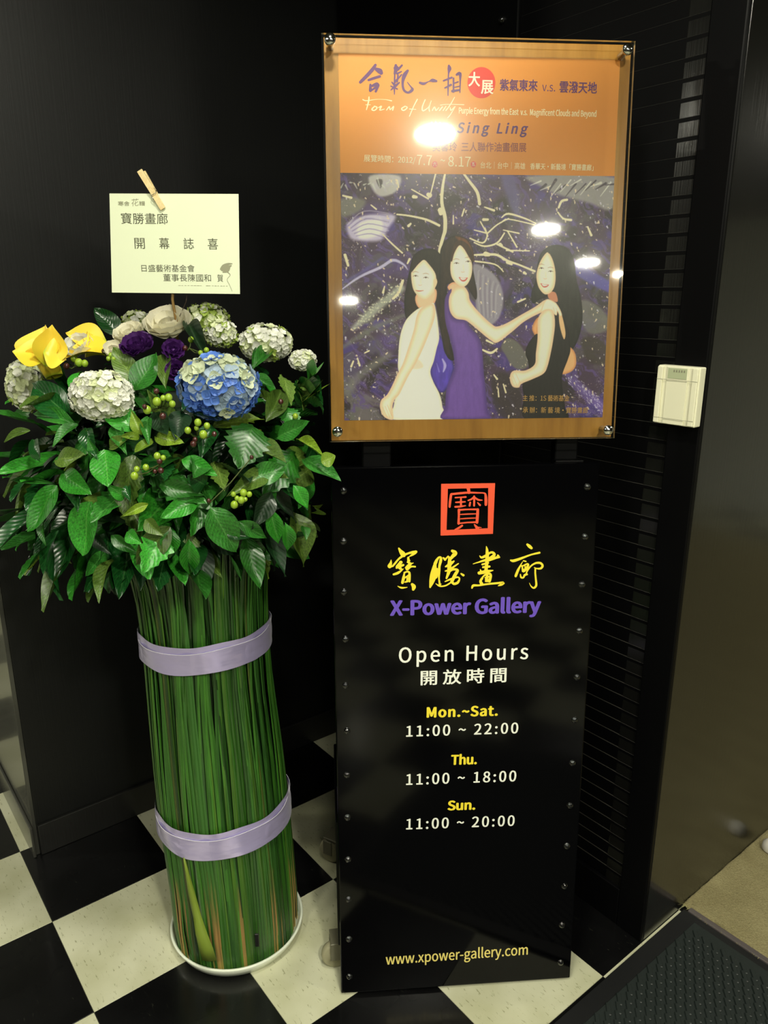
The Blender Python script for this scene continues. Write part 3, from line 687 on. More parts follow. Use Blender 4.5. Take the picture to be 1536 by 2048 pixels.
over((96,104,92), sstep(.56,.7,fbm(wx/70, wy/70, 77))*.35)
over((70,54,150), sstep(.6,.75,fbm(wx/90, wy/60, 55))*.6)
v1 = np.abs(fbm(wx/48, wy/48, 61, 5)-.5); over((150,140,164), sstep(.016,.004,v1)*.55*sstep(.45,.6,fbm(X2/200, Y2/200, 44)))
v2 = np.abs(fbm((wx+wy)/60, (wy-wx)/18, 67, 4)-.5); over((196,190,206), sstep(.012,.003,v2)*.5*sstep(.5,.62,fbm(X2/150, Y2/150, 48)))
over((92,72,140), sstep(.56,.7,fbm((wx+wy)/80, (wy-wx)/24, 83, 4))*.7)
def seg_dist(P, closed=False, box=None):
    """distance of the masked grid points to a polyline with widths; returns (mask slices, alpha distance)"""
    P = np.array(P, float); m = 60; x0, x1, y0, y1 = P[:,0].min()-m, P[:,0].max()+m, P[:,1].min()-m, P[:,1].max()+m
    M_ = (X2 > x0)&(X2 < x1)&(Y2 > y0)&(Y2 < y1); idx = np.nonzero(M_)
    if len(idx[0]) == 0: return None
    px, py = X2[idx], Y2[idx]; best = np.full(px.shape, 1e9)
    for i in range(len(P)-(0 if closed else 1)):
        a = P[i]; b = P[(i+1) % len(P)]; dx, dy = b[0]-a[0], b[1]-a[1]; L2 = dx*dx+dy*dy+1e-9
        t = np.clip(((px-a[0])*dx+(py-a[1])*dy)/L2, 0, 1); d = np.hypot(px-a[0]-t*dx, py-a[1]-t*dy)
        if P.shape[1] > 2: d = d-(a[2]+(b[2]-a[2])*t)/2
        best = np.minimum(best, d)
    return idx, best, px, py
def line(pts, col, soft=1.4, al=1.):
    C = cr(pts, False, 4) if len(pts) > 2 else pts; r = seg_dist(C)
    if r is None: return
    idx, d, px, py = r; a = sstep(soft, -soft, d)*al; img[idx] = img[idx]*(1-a[:,None])+np.array(col)*a[:,None]
def area(pts, col, edge=None, soft=1.6, ew=14, al=1., smooth=5, nz=0., light=None):
    C = cr(pts, True, smooth) if smooth else np.array(pts, float); r = seg_dist(C, True)
    if r is None: return
    idx, d, px, py = r; ins = np.zeros(px.shape, bool); n_ = len(C)
    for i in range(n_):
        x1, y1 = C[i]; x2, y2 = C[(i+1) % n_]
        c_ = ((y1 > py) != (y2 > py)); xs = (x2-x1)*(py-y1)/((y2-y1) if y2 != y1 else 1e-9)+x1; ins ^= c_ & (px < xs)
    sd = np.where(ins, -d, d); a = sstep(soft, -soft, sd)*al; cc = np.array(col, float)[None]*np.ones((len(px), 1))
    if edge is not None: e = sstep(0, ew, -sd)[:,None]; cc = np.array(edge, float)*(1-e)+cc*e
    if light is not None:
        lx, ly, amt = light; C0 = C.mean(0); s = ((px-C0[0])*lx+(py-C0[1])*ly); cc = cc*(1+np.clip(s*amt, -.35, .3))[:,None]
    if nz: cc = cc*(1+nz*(fbm(px/10, py/40, 91)-.5))[:,None]
    img[idx] = img[idx]*(1-a[:,None])+np.clip(cc, 0, 255)*a[:,None]
def sw(pts, col, soft, al): area(pts, col, soft=soft, al=al)
Y1 = lambda x, y: (x, y-960)                                  # points read in the upper crop
# large soft paint areas
sw([Y1(240,700), Y1(380,700), Y1(370,770), Y1(300,800), Y1(255,770)], (205,205,205), 8, .8)
sw([Y1(270,720), Y1(300,720), Y1(290,760)], (50,45,50), 4, .8)
sw([Y1(100,810), Y1(215,815), Y1(190,870), Y1(105,895)], (122,122,112), 14, .85)
sw([Y1(1000,700), Y1(1412,706), Y1(1400,860), Y1(1290,830), Y1(1140,790), Y1(1080,760)], (150,148,150), 12, .9)
for k in range(16):
    x = 1060+k*24; line([(*Y1(x, 715+rng.integers(0, 40)), 5+rng.random()*9), (*Y1(x-50, 745+rng.integers(0, 60)), 3)], (52,44,58) if k % 2 else (215,215,210), 2, .8)
for k in range(12):
    x = 100+k*22; line([(*Y1(x, 710+rng.integers(0, 50)), 8), (*Y1(x+12, 725+rng.integers(0, 50)), 4)], (205,210,205), 2, .7)
sw([Y1(135,925), Y1(240,885), Y1(360,890), Y1(330,950), Y1(290,1010), Y1(180,1010), Y1(140,990)], (196,186,222), 12, .95)
sw([Y1(190,930), Y1(290,910), Y1(290,980), Y1(190,1000)], (238,236,246), 14, .9)
for k in range(10): line([(*Y1(130+k*5, 935+k*6), 3), (*Y1(210+k*4, 870+k*12), 5), (*Y1(330, 880+k*14), 3)], (80,60,130) if k % 2 else (225,220,240), 3, .5)
sw([Y1(870,700), Y1(930,700), Y1(960,830), Y1(945,900), Y1(905,830)], (92,84,140), 16, .8)
line([(105,285,5),(190,225,12),(290,180,14),(350,145,14),(400,165,10),(420,190,4)], (192,186,226), 3, .95)
line([(105,255,12),(190,210,16),(300,135,12)], (88,80,150), 8, .7)
line([(160,470,20),(230,410,40),(300,350,40),(390,280,34)], (178,182,170), 14, .8)
for k in range(70):
    t = rng.random(); x = 180+t*210+rng.normal()*16; y = 450-t*180+rng.normal()*18; line([(x, y, 3+rng.random()*7), (x+rng.normal()*6, y-4, 2)], (205,205,185), 1.5, .8)
line([(110,800,30),(200,690,40),(330,600,30)], (120,118,118), 16, .7); line([(115,560,16),(240,480,26),(400,410,18)], (110,112,106), 12, .7)
sw([(735,170),(790,180),(850,230),(880,320),(860,420),(800,460),(755,400),(745,290)], (146,140,158), 7, .95)
for k in range(9): line([(760+k*12, 200+k*8, 4), (758+k*11, 300, 5), (770+k*9, 420, 3)], (112,102,128) if k % 2 else (178,170,184), 4, .6)
sw([(870,560),(900,520),(950,540),(990,600),(1000,650),(960,670),(920,650),(890,600)], (100,98,94), 6, .95)
line([(985,585,6),(998,625,8)], (225,215,205), 2, .9)
line([(1220,175,50),(1290,220,60),(1390,275,50)], (82,74,168), 8, .9); line([(1230,165,20),(1300,150,14)], (96,90,180), 6, .7)
sw([(1255,340),(1330,360),(1380,420),(1380,480),(1300,500),(1260,450)], (112,112,106), 10, .8)
sw([(1260,520),(1340,520),(1385,580),(1385,640),(1300,640),(1265,590)], (58,50,46), 10, .8)
line([(1180,690,20),(1250,760,40),(1340,840,40),(1390,890,30)], (112,92,172), 16, .8)
for k in range(120):
    t = rng.random(); x = 1190+t*190+rng.normal()*20; y = 690+t*190+rng.normal()*22; line([(x, y, 1+rng.random()*3), (x+5, y+6, 1)], (214,206,226), 1.4, .8)
sw([(830,700),(900,690),(960,760),(970,900),(880,905),(830,830)], (50,42,44), 12, .8)
# splatter drops and threads
for k in range(1700):
    x, y = 100+rng.random()*1310, -270+rng.random()*1180; s = 1+rng.random()**3*8; an = rng.normal()*.6+.9
    c = (226,208,182) if rng.random() < .7 else (206,202,222); line([(x, y, s), (x+math.cos(an)*s*1.3*rng.random(), y+math.sin(an)*s*1.3, s*.6)], c, 1.2, .85)
CR = (232,214,182)
th = [[Y1(600,690)+(10,), Y1(588,760)+(14,), Y1(585,830)+(16,), Y1(600,900)+(18,), Y1(600,960)+(18,), (592,30,16), (575,90,14), (572,115,8)],
 [Y1(690,690)+(10,), Y1(720,730)+(13,), Y1(755,780)+(15,), Y1(766,835)+(15,)], [Y1(555,690)+(8,), Y1(530,790)+(6,)], [Y1(525,793)+(26,), Y1(520,790)+(20,)], [Y1(578,865)+(26,), Y1(580,880)+(20,)],
 [Y1(440,765)+(6,), Y1(520,810)+(8,)], [Y1(370,720)+(6,), Y1(378,755)+(6,)], [Y1(370,885)+(8,), Y1(430,892)+(9,), Y1(510,910)+(11,), Y1(572,938)+(12,)], [Y1(1035,928)+(6,), Y1(985,905)+(8,), Y1(905,882)+(10,), Y1(872,900)+(6,)],
 [Y1(870,925)+(5,), Y1(905,908)+(6,), Y1(1030,935)+(6,)], [Y1(805,975)+(8,), Y1(850,935)+(7,), Y1(905,905)+(6,)], [Y1(740,960)+(5,), Y1(800,975)+(8,)], [Y1(770,920)+(6,), Y1(800,975)+(7,), (805,30,7)],
 [Y1(1185,815)+(12,), Y1(1160,822)+(12,), Y1(1146,852)+(10,)], [Y1(1142,875)+(7,), Y1(1168,905)+(9,), Y1(1205,912)+(12,)], [Y1(1285,945)+(8,), Y1(1302,985)+(12,)], [Y1(640,890)+(5,), Y1(640,930)+(8,)], [Y1(692,860)+(8,), Y1(682,892)+(8,)],
 [Y1(790,850)+(6,), Y1(835,866)+(12,)], [Y1(785,910)+(14,), Y1(805,910)+(12,)], [Y1(450,800)+(18,), Y1(462,802)+(14,)], [Y1(425,940)+(14,), Y1(435,930)+(10,)], [Y1(245,840)+(6,), Y1(270,860)+(8,)], [Y1(110,795)+(8,), Y1(150,805)+(12,)],
 [(720,40,7),(780,62,8),(802,30,7),(792,-10,6)], [(735,120,8),(800,118,12),(850,120,12),(900,148,12),(950,165,9),(1030,198,11)], [(740,60,6),(790,78,8),(850,62,9),(885,15,7)], [(895,98,7),(1005,100,6)], [(850,68,9),(925,105,9)],
 [(900,5,6),(945,82,8)], [(880,0,5),(955,16,7)], [(795,115,24),(810,118,18)], [(865,70,18),(872,74,12)], [(900,155,16),(920,165,10)], [(745,150,8),(840,165,7),(880,200,5)], [(300,20,5),(350,70,8),(395,110,8)], [(310,270,5),(303,300,12)],
 [(380,300,10),(395,250,14),(400,240,6)], [(350,330,10),(372,310,14)], [(120,120,14),(135,170,12)], [(985,330,8),(950,345,10)], [(780,575,8),(820,590,12),(850,570,8)], [(800,530,10),(830,545,8)], [(855,760,5),(858,800,7)], [(880,740,6),(892,780,8)],
 [(835,695,6),(850,715,10)], [(180,615,6),(190,650,10)], [(215,590,6),(235,580,8)], [(980,205,14),(988,210,10)], [(430,140,12),(420,160,8)], [(160,630,8),(150,655,10)]]
for s in th: line([tuple(q) for q in s], CR, 1.3, 1)
# the three women
SK, SKE = (255,232,210), (240,194,160)
HB = (34,28,26)
area([(560,500),(600,540),(640,640),(640,680),(610,760),(580,780),(548,740),(530,690),(534,640),(545,580)], (78,58,170), (56,42,120), nz=.3)
line([(588,620,6),(600,650,14),(592,680,6)], (178,168,230), 3, .9); line([(560,640,3),(572,680,7)], (130,118,210), 3, .8)
area([(430,190),(445,130),(480,98),(520,88),(560,98),(590,140),(606,200),(610,300),(616,420),(622,520),(645,620),(612,612),(590,540),(572,450),(560,380),(545,340),(500,400),(440,420),(420,434),(407,400),(405,330),(418,250)], HB, (20,18,18), nz=.6)
area([(462,310),(472,372),(530,372),(558,330),(550,280)], (238,194,160), (222,162,126))
area([(437,215),(446,190),(475,160),(500,143),(528,170),(552,200),(558,240),(548,290),(522,324),(497,332),(468,314),(446,280)], (255,240,224), (246,206,176), ew=26)
area([(545,240),(563,236),(560,262),(548,280)], (240,200,165)); area([(475,160),(500,142),(520,160),(552,205),(566,250),(585,200),(570,140),(520,110),(460,140),(440,200),(450,190)], HB, nz=.6)
area([(418,425),(470,378),(520,360),(545,350),(556,385),(566,450),(572,520),(560,570),(546,630),(530,680),(545,730),(575,790),(588,850),(592,909),(345,909),(352,850),(368,780),(385,720),(374,660),(376,600),(380,540),(392,480)], (250,248,234), (222,216,200), ew=22)
area([(435,610),(480,625),(495,660),(440,665)], (226,210,190), soft=5)
area([(478,385),(505,362),(535,352),(552,372),(548,430),(515,520),(485,590),(455,650),(425,700),(400,750),(380,790),(358,815),(348,850),(352,906),(328,908),(302,890),(288,850),(295,815),(322,790),(347,745),(372,690),(398,640),(425,560),(450,480),(462,420)], SK, SKE, ew=26)
for q in (((300,850),(322,900)), ((312,845),(336,900)), ((324,840),(344,890))): line([(*q[0], 1.5), (*q[1], 1.5)], (200,140,100), 1.2, .7)
# woman in purple
area([(575,150),(580,90),(608,45),(650,26),(700,40),(730,80),(740,140),(732,170),(742,230),(754,300),(748,335),(722,300),(700,270),(640,270),(612,262),(600,330),(612,450),(628,560),(634,622),(600,590),(585,520),(570,430),(572,300)], (44,32,28), (28,22,22), nz=.6)
area([(650,30),(700,45),(728,85),(738,150),(722,130),(700,90),(672,60)], (104,58,32), soft=6, nz=.4)
area([(612,275),(640,250),(690,268),(690,292),(640,300)], (236,188,154), (220,158,122))
area([(626,165),(640,112),(668,72),(700,100),(724,145),(731,180),(725,225),(706,262),(682,272),(652,255),(630,220)], (255,240,224), (246,206,176), ew=24)
area([(668,74),(690,88),(722,142),(735,150),(728,100),(700,60),(660,50),(640,80),(628,140),(634,150),(645,110)], (60,38,28), nz=.5)
area([(598,345),(612,302),(632,284),(620,340),(626,398),(650,426),(696,434),(722,470),(752,502),(773,540),(781,600),(786,680),(796,770),(803,860),(805,909),(590,909),(600,850),(606,770),(622,720),(644,660),(641,600),(630,545),(602,440)], (106,74,160), (78,52,124), ew=26, nz=.12)
area([(624,310),(650,277),(690,272),(712,300),(722,342),(770,402),(830,456),(856,462),(900,445),(960,410),(1030,370),(1085,334),(1125,345),(1150,370),(1162,408),(1150,412),(1138,388),(1120,380),(1100,386),(1050,402),(980,440),(920,490),(852,540),(820,530),(770,490),(722,450),(696,433),(652,425),(626,395),(618,350)], SK, SKE, ew=26)
# woman in black
area([(1045,160),(1060,112),(1100,78),(1150,72),(1195,95),(1220,150),(1232,240),(1252,320),(1260,420),(1247,500),(1222,560),(1200,572),(1180,530),(1165,480),(1150,400),(1130,340),(1110,320),(1060,332),(1020,352),(1015,300),(1035,240)], (30,30,26), (20,20,18), nz=.7)
area([(1095,300),(1130,300),(1140,345),(1100,330)], (200,130,100))
area([(1040,205),(1053,160),(1075,122),(1096,108),(1120,150),(1131,210),(1126,270),(1105,302),(1078,308),(1052,280),(1040,240)], (254,238,214), (242,200,162), ew=24)
area([(1096,108),(1112,125),(1130,190),(1135,260),(1160,250),(1160,150),(1130,100)], (30,30,26), soft=3)
area([(1035,430),(1055,420),(1050,470),(1040,520),(1028,500),(1018,470)], (226,166,112), (200,130,80))
area([(1190,560),(1215,575),(1228,605),(1228,650),(1205,680),(1160,692),(1163,650),(1180,610)], (228,172,120), (206,140,90))
area([(1046,500),(1030,505),(1000,545),(985,590),(1000,640),(1000,700),(972,740),(978,800),(985,909),(1182,909),(1176,850),(1166,780),(1162,700),(1190,620),(1202,570),(1192,480),(1165,410),(1130,382),(1110,395),(1110,480),(1060,520)], (26,24,24), (18,16,16), nz=.4)
area([(1148,398),(1162,412),(1178,490),(1172,525),(1158,490),(1148,440)], (232,182,135))
area([(1046,430),(1068,392),(1100,376),(1122,398),(1128,450),(1122,510),(1110,580),(1092,655),(1072,690),(1020,716),(968,738),(955,756),(926,752),(912,722),(915,690),(935,674),(985,674),(1030,645),(1036,590),(1044,520)], SK, SKE, ew=26)
for q in (((925,700),(945,745)), ((940,690),(962,735))): line([(*q[0], 1.6), (*q[1], 1.6)], (206,150,108), 1.2, .7)
area([(1085,334),(1125,345),(1148,372),(1162,408),(1150,413),(1140,392),(1136,410),(1122,402),(1112,386),(1085,384),(1060,392)], SK, SKE, ew=8)
for q in (((1120,372),(1128,400)), ((1134,376),(1144,400))): line([(*q[0], 1.5), (*q[1], 1.5)], (204,148,108), 1.2, .8)
def facef(ex, ey, mx, my, s=1., tilt=.05, smile=True):
    for i, (x, y) in enumerate(((ex[0], ey[0]), (ex[1], ey[1]))):
        line([(x-10*s, y+1, 1.6), (x, y-3*s, 3.0), (x+10*s, y+1, 1.6)], (70,48,40), 1.2, .95); line([(x-1, y, 4*s), (x+1, y+.5, 4*s)], (40,28,26), 1.2, .95)
        line([(x-12*s, y-15*s, 1.5), (x, y-18*s, 2.6), (x+12*s, y-14*s, 1.5)], (130,96,76), 1.4, .75)
    nxp = (ex[0]+ex[1])/2+(mx-(ex[0]+ex[1])/2)*.6; nyp = (ey[0]+ey[1])/2+(my-(ey[0]+ey[1])/2)*.58
    line([(nxp-6*s, nyp, 1.5), (nxp, nyp+3, 2), (nxp+7*s, nyp, 1.5)], (196,134,104), 1.4, .8); line([(nxp+2, nyp-26*s, 2), (nxp+4, nyp-6, 3)], (236,200,166), 3, .6)
    if smile:
        area([(mx-17*s, my-6), (mx, my-1), (mx+18*s, my-6+tilt*60), (mx+8*s, my+11*s), (mx-6*s, my+11*s)], (196,92,84), soft=1.4)
        area([(mx-12*s, my-3), (mx, my), (mx+13*s, my-3+tilt*50), (mx+4*s, my+6*s), (mx-5*s, my+6*s)], (248,240,230), soft=1.2)
    else:
        line([(mx-16*s, my-2, 2), (mx-3, my+2, 6), (mx+16*s, my-1, 2)], (206,112,96), 1.6, .9); line([(mx-14*s, my, 1.2), (mx, my+1, 1.6), (mx+14*s, my, 1.2)], (160,76,66), 1, .8)
facef((459,508), (221,229), 478, 291, 1.2, 0, False)
facef((655,711), (160,152), 687, 232, 1.22)
facef((1063,1107), (184,199), 1078, 262, 1.15, .12)
img += (fbm(X2/2.2, Y2/2.2, 13, 2)[...,None]-.5)*9
img = np.clip(img*1.12+6, 0, 255)/255
img = np.where(img <= .04045, img/12.92, ((img+.055)/1.055)**2.4)
me = bpy.data.meshes.new('printed_picture'); nv = NXg*NYg; me.vertices.add(nv); me.vertices.foreach_set('co', PT.reshape(-1).astype(np.float32))
I_ = np.arange(nv).reshape(NYg, NXg); q = np.stack([I_[:-1,:-1], I_[:-1,1:], I_[1:,1:], I_[1:,:-1]], -1).reshape(-1)
nf = len(q)//4; me.loops.add(nf*4); me.loops.foreach_set('vertex_index', q.astype(np.int32)); me.polygons.add(nf)
me.polygons.foreach_set('loop_start', np.arange(0, nf*4, 4, dtype=np.int32)); me.update(calc_edges=True)
ca_ = me.color_attributes.new('Col', 'FLOAT_COLOR', 'POINT'); buf = np.ones((nv, 4), np.float32); buf[:, :3] = img.reshape(-1, 3); ca_.data.foreach_set('color', buf.reshape(-1))
obj('printed_picture', me, M_art, sheet)

# ------------------------------------------------------------------ dish
DC = Vector((-.349, 1.467, 0)); DR = .155
V, Fc = lathe([(.0001, .0), (.135, .0), (.143, .004), (DR, .029), (DR-.001, .0315), (DR-.005, .0315), (DR-.0065, .029), (.138, .009), (.130, .006), (.0001, .006)], 96)
tag(obj('round_dish', pymesh('round_dish', V, Fc, True), M_dish, None, Matrix.Translation(DC+Vector((0,0,.0004)))), 'round white plastic dish on the floor under the bundle of green reeds', 'dish')

# ------------------------------------------------------------------ flower stand
FB = Vector((-.352, 1.467, .0075))
fl = empty('flower_arrangement', FB, 'tall bundle of green reeds topped by leaves and mixed blooms', 'flower arrangement')
PROF = [(0,.132,-.349),(.06,.137,-.351),(.2,.139,-.355),(.335,.139,-.362),(.45,.137,-.366),(.6,.131,-.372),(.66,.128,-.375),(.755,.126,-.376),(.89,.130,-.378),(1.0,.150,-.385),(1.1,.165,-.39)]
def prof(z):
    zs = [p[0] for p in PROF]; return np.interp(z, zs, [p[1] for p in PROF]), np.interp(z, zs, [p[2] for p in PROF])
def reed(th0, tw, w_, rofs, z0, z1, n=14, bend=0.):
    V, Fc = [], []
    for i in range(n):
        t = i/(n-1); z = z0+(z1-z0)*t; R_, cx = prof(z); R_ = R_+rofs+.003*math.sin(3*t+th0*7)+bend*max(0, 1-t*4)**2
        th = th0+tw*t*t; ww = w_*(1-.35*t)*(.4 if i == n-1 else 1)
        cx_, cy_ = cx+R_*math.cos(th), 1.467+R_*math.sin(th); rad = Vector((math.cos(th), math.sin(th), 0)); tan = Vector((-math.sin(th), math.cos(th), 0))
        c = Vector((cx_, cy_, z)); V += [c-tan*ww/2, c+rad*ww*.20, c+tan*ww/2, c-rad*ww*.15]
    for i in range(n-1):
        for k in range(4): Fc.append((i*4+k, i*4+(k+1) % 4, (i+1)*4+(k+1) % 4, (i+1)*4+k))
    Fc.append((3,2,1,0)); Fc.append(tuple((n-1)*4+k for k in range(4)))
    return V, Fc
NR = 205
for k in range(NR):
    th = 2*math.pi*k/NR+random.uniform(-.01,.01); V, Fc = reed(th, random.choice([.0,.05,.1,.22,.3,.38]), random.uniform(.0055,.0105), random.uniform(-.0012,.0016), random.uniform(.004,.008), random.uniform(.98,1.06), bend=random.uniform(0,.008))
    m = M_brown if random.random() < .2 else random.choices(RM, [4,4,2,2,1])[0]
    me = pymesh('reed', V, Fc); me.materials.append(m); obj('reed', me, None, fl)
for k in range(110):
    th = 2*math.pi*k/110+random.uniform(-.02,.02); V, Fc = reed(th, random.choice([-.1,0,.2,.4]), random.uniform(.007,.011), random.uniform(-.012,-.006), .006, 1.02, 10)
    me = pymesh('reed', V, Fc); me.materials.append(random.choice(RM[1:3])); obj('reed', me, None, fl)
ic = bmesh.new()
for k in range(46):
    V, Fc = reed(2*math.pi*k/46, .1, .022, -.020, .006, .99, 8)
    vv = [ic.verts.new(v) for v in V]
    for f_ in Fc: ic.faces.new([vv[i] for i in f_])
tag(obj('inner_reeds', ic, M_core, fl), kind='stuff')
# pale split sheath at the base, low left
V, Fc = [], []
sh = [(419,1921,18),(412,1897,18),(403,1868,15),(395,1835,11),(384,1790,9),(374,1745,5),(368,1715,2)]
for i, (x, y, w_) in enumerate(sh):
    c = atY(x, y, 1.312 if i < 3 else 1.328); V += [c+Vector((-w_/820/2*1.4,0,0)), c+Vector((0,-.003,0)), c+Vector((w_/820/2*1.4,0,0))]
for i in range(len(sh)-1):
    for k in range(2): Fc.append((i*3+k, i*3+k+1, (i+1)*3+k+1, (i+1)*3+k))
M_sheath = mat('pale_reed_sheath', (118,138,46), .5)
me = pymesh('split_sheath', V, Fc, True); o = obj('split_sheath', me, M_sheath, fl); sm_ = o.modifiers.new('s', 'SOLIDIFY'); sm_.thickness = .0012
# small black clip holding the reeds at the base
obj('black_clip', box_bm(bmesh.new(), atY(514, 1880, 1.3255), .009, .004, .034, None, .001, 1), M_black_plastic, fl)
# ribbons
def ribbon(zt_, zb_, tilt, name):
    n = 120; V, Fc = [], []; rows = 7
    for k in range(n+1):
        th = 2*math.pi*k/n-math.pi/2
        for j in range(rows):
            t = j/(rows-1); z = zb_+(zt_-zb_)*t; R_, cx = prof(z); wob = .0016*math.sin(9*th+2.2*t)+.0012*math.sin(23*th-3*t)*(1-abs(2*t-1))
            rr = R_+.0082+wob+.0012*math.sin(math.pi*t); x = cx+rr*math.cos(th); V.append((x, 1.467+rr*math.sin(th), z+tilt*(x-cx)+.0015*math.sin(5*th+1)))
    for k in range(n):
        for j in range(rows-1): Fc.append((k*rows+j, (k+1)*rows+j, (k+1)*rows+j+1, k*rows+j+1))
    rb_ = obj(name, pymesh(name, V, Fc, True), M_satin, fl); rb_['label'] = 'lavender satin band'
    V, Fc = [], []                                        # second turn lying over the first
    for k in range(n+1):
        th = 2*math.pi*k/n-math.pi/2; sl_ = .010*math.sin(th*1.+1.4)
        for j in range(5):
            t = j/4; z = zb_+.001+(zt_-zb_)*.74*t; R_, cx = prof(z); rr = R_+.0112+.0014*math.sin(7*th+3+2*t); x = cx+rr*math.cos(th)
            V.append((x, 1.467+rr*math.sin(th), z+tilt*(x-cx)+(.004*math.sin(th+2.0) if j == 4 else 0)+.0015*math.sin(5*th+1)))
    for k in range(n):
        for j in range(4): Fc.append((k*5+j, (k+1)*5+j, (k+1)*5+j+1, k*5+j+1))
    obj('ribbon_overlap', pymesh('ribbon_overlap', V, Fc, True), M_satin, rb_)
    pts = [(V[k*5+4][0]*1.0, V[k*5+4][1]-.0004, V[k*5+4][2]) for k in range(0, n+1, 2)]
    TV, TF = tube(pts, .0006, 5, False); obj('ribbon_hem', pymesh('ribbon_hem', TV, TF, True), M_satin_edge, rb_)
ribbon(.796, .737, .035, 'ribbon'); ribbon(.379, .315, .035, 'ribbon')

# ---- foliage head
HC = Vector((-.42, 1.467, 1.125)); HR = (.325, .29, .255)
def headpt(px, py, infl=1.):
    Y = 1.42
    for _ in range(6):
        P = atY(px, py, Y); rho = ((P.x-HC.x)/(HR[0]*infl))**2+((P.z-HC.z)/(HR[2]*infl))**2
        Y = HC.y-HR[1]*infl*math.sqrt(max(.0, 1-rho)) if rho < 1 else HC.y-.02
    P = atY(px, py, Y)
    if P.x > -.13 and P.y > 1.27: P = atY(px, py, 1.265)      # stays in front of the sign
    return P
def leaf_mesh(name, m, curl=.25, fold=.25, serr=0., shape=0, veins=.003):
    nu, nvv = 6, 14; V, Fc, UV = [], [], []
    for i in range(nvv+1):
        t = i/nvv
        wdt = math.sin(math.pi*min(1, t**.85))**(.75 if shape == 0 else 1.1)*(1-.25*t)*.62
        if i == 0: wdt = .04
        if i == nvv: wdt = .0
        for j in range(nu+1):
            s = (j/nu-.5)*2; e = serr*(.5 if i % 2 else -.5)*abs(s)**4
            x = s*wdt*(1+e); z = fold*abs(x)*.9-curl*(t**2)*.9+veins*math.sin(t*34-abs(s)*5)*abs(s)*2*(1-abs(s))*2+.03*math.sin(t*7+s*2)
            V.append((x, t, z)); UV.append((j/nu, t))
    for i in range(nvv):
        for j in range(nu): a = i*(nu+1)+j; Fc.append((a, a+1, a+nu+2, a+nu+1))
    me = pymesh(name, V, Fc, True); uvl = me.uv_layers.new(name='UVMap')
    for lp in me.loops: uvl.data[lp.index].uv = UV[lp.vertex_index]
    me.materials.append(m); return me
LV = {k: [leaf_mesh('leaf', m, .10, .25), leaf_mesh('leaf', m, .30, .35, 0, 1), leaf_mesh('leaf', m, -.12, .18), leaf_mesh('leaf', m, .2, .1, .25)] for k, m in LM.items()}
def leaf_matrix(base, tip, nrm, width):
    y = tip-base; L = y.length; y = y/L; z = (nrm-y*nrm.dot(y)); z = z.normalized() if z.length > 1e-4 else y.orthogonal().normalized(); x = y.cross(z)
    M_ = Matrix((x*width, y*L, z*L)).transposed().to_4x4(); M_.translation = base; return M_
def put_leaf(kind, var, base, tip, nrm, width, parent=fl):
    M_ = leaf_matrix(base, tip, nrm, width*.9)
    o = bpy.data.objects.new('leaf', LV[kind][var]); COL.objects.link(o); o.rotation_mode = 'QUATERNION'
    o.location, o.rotation_quaternion, o.scale = M_.decompose(); place(o, parent); return o
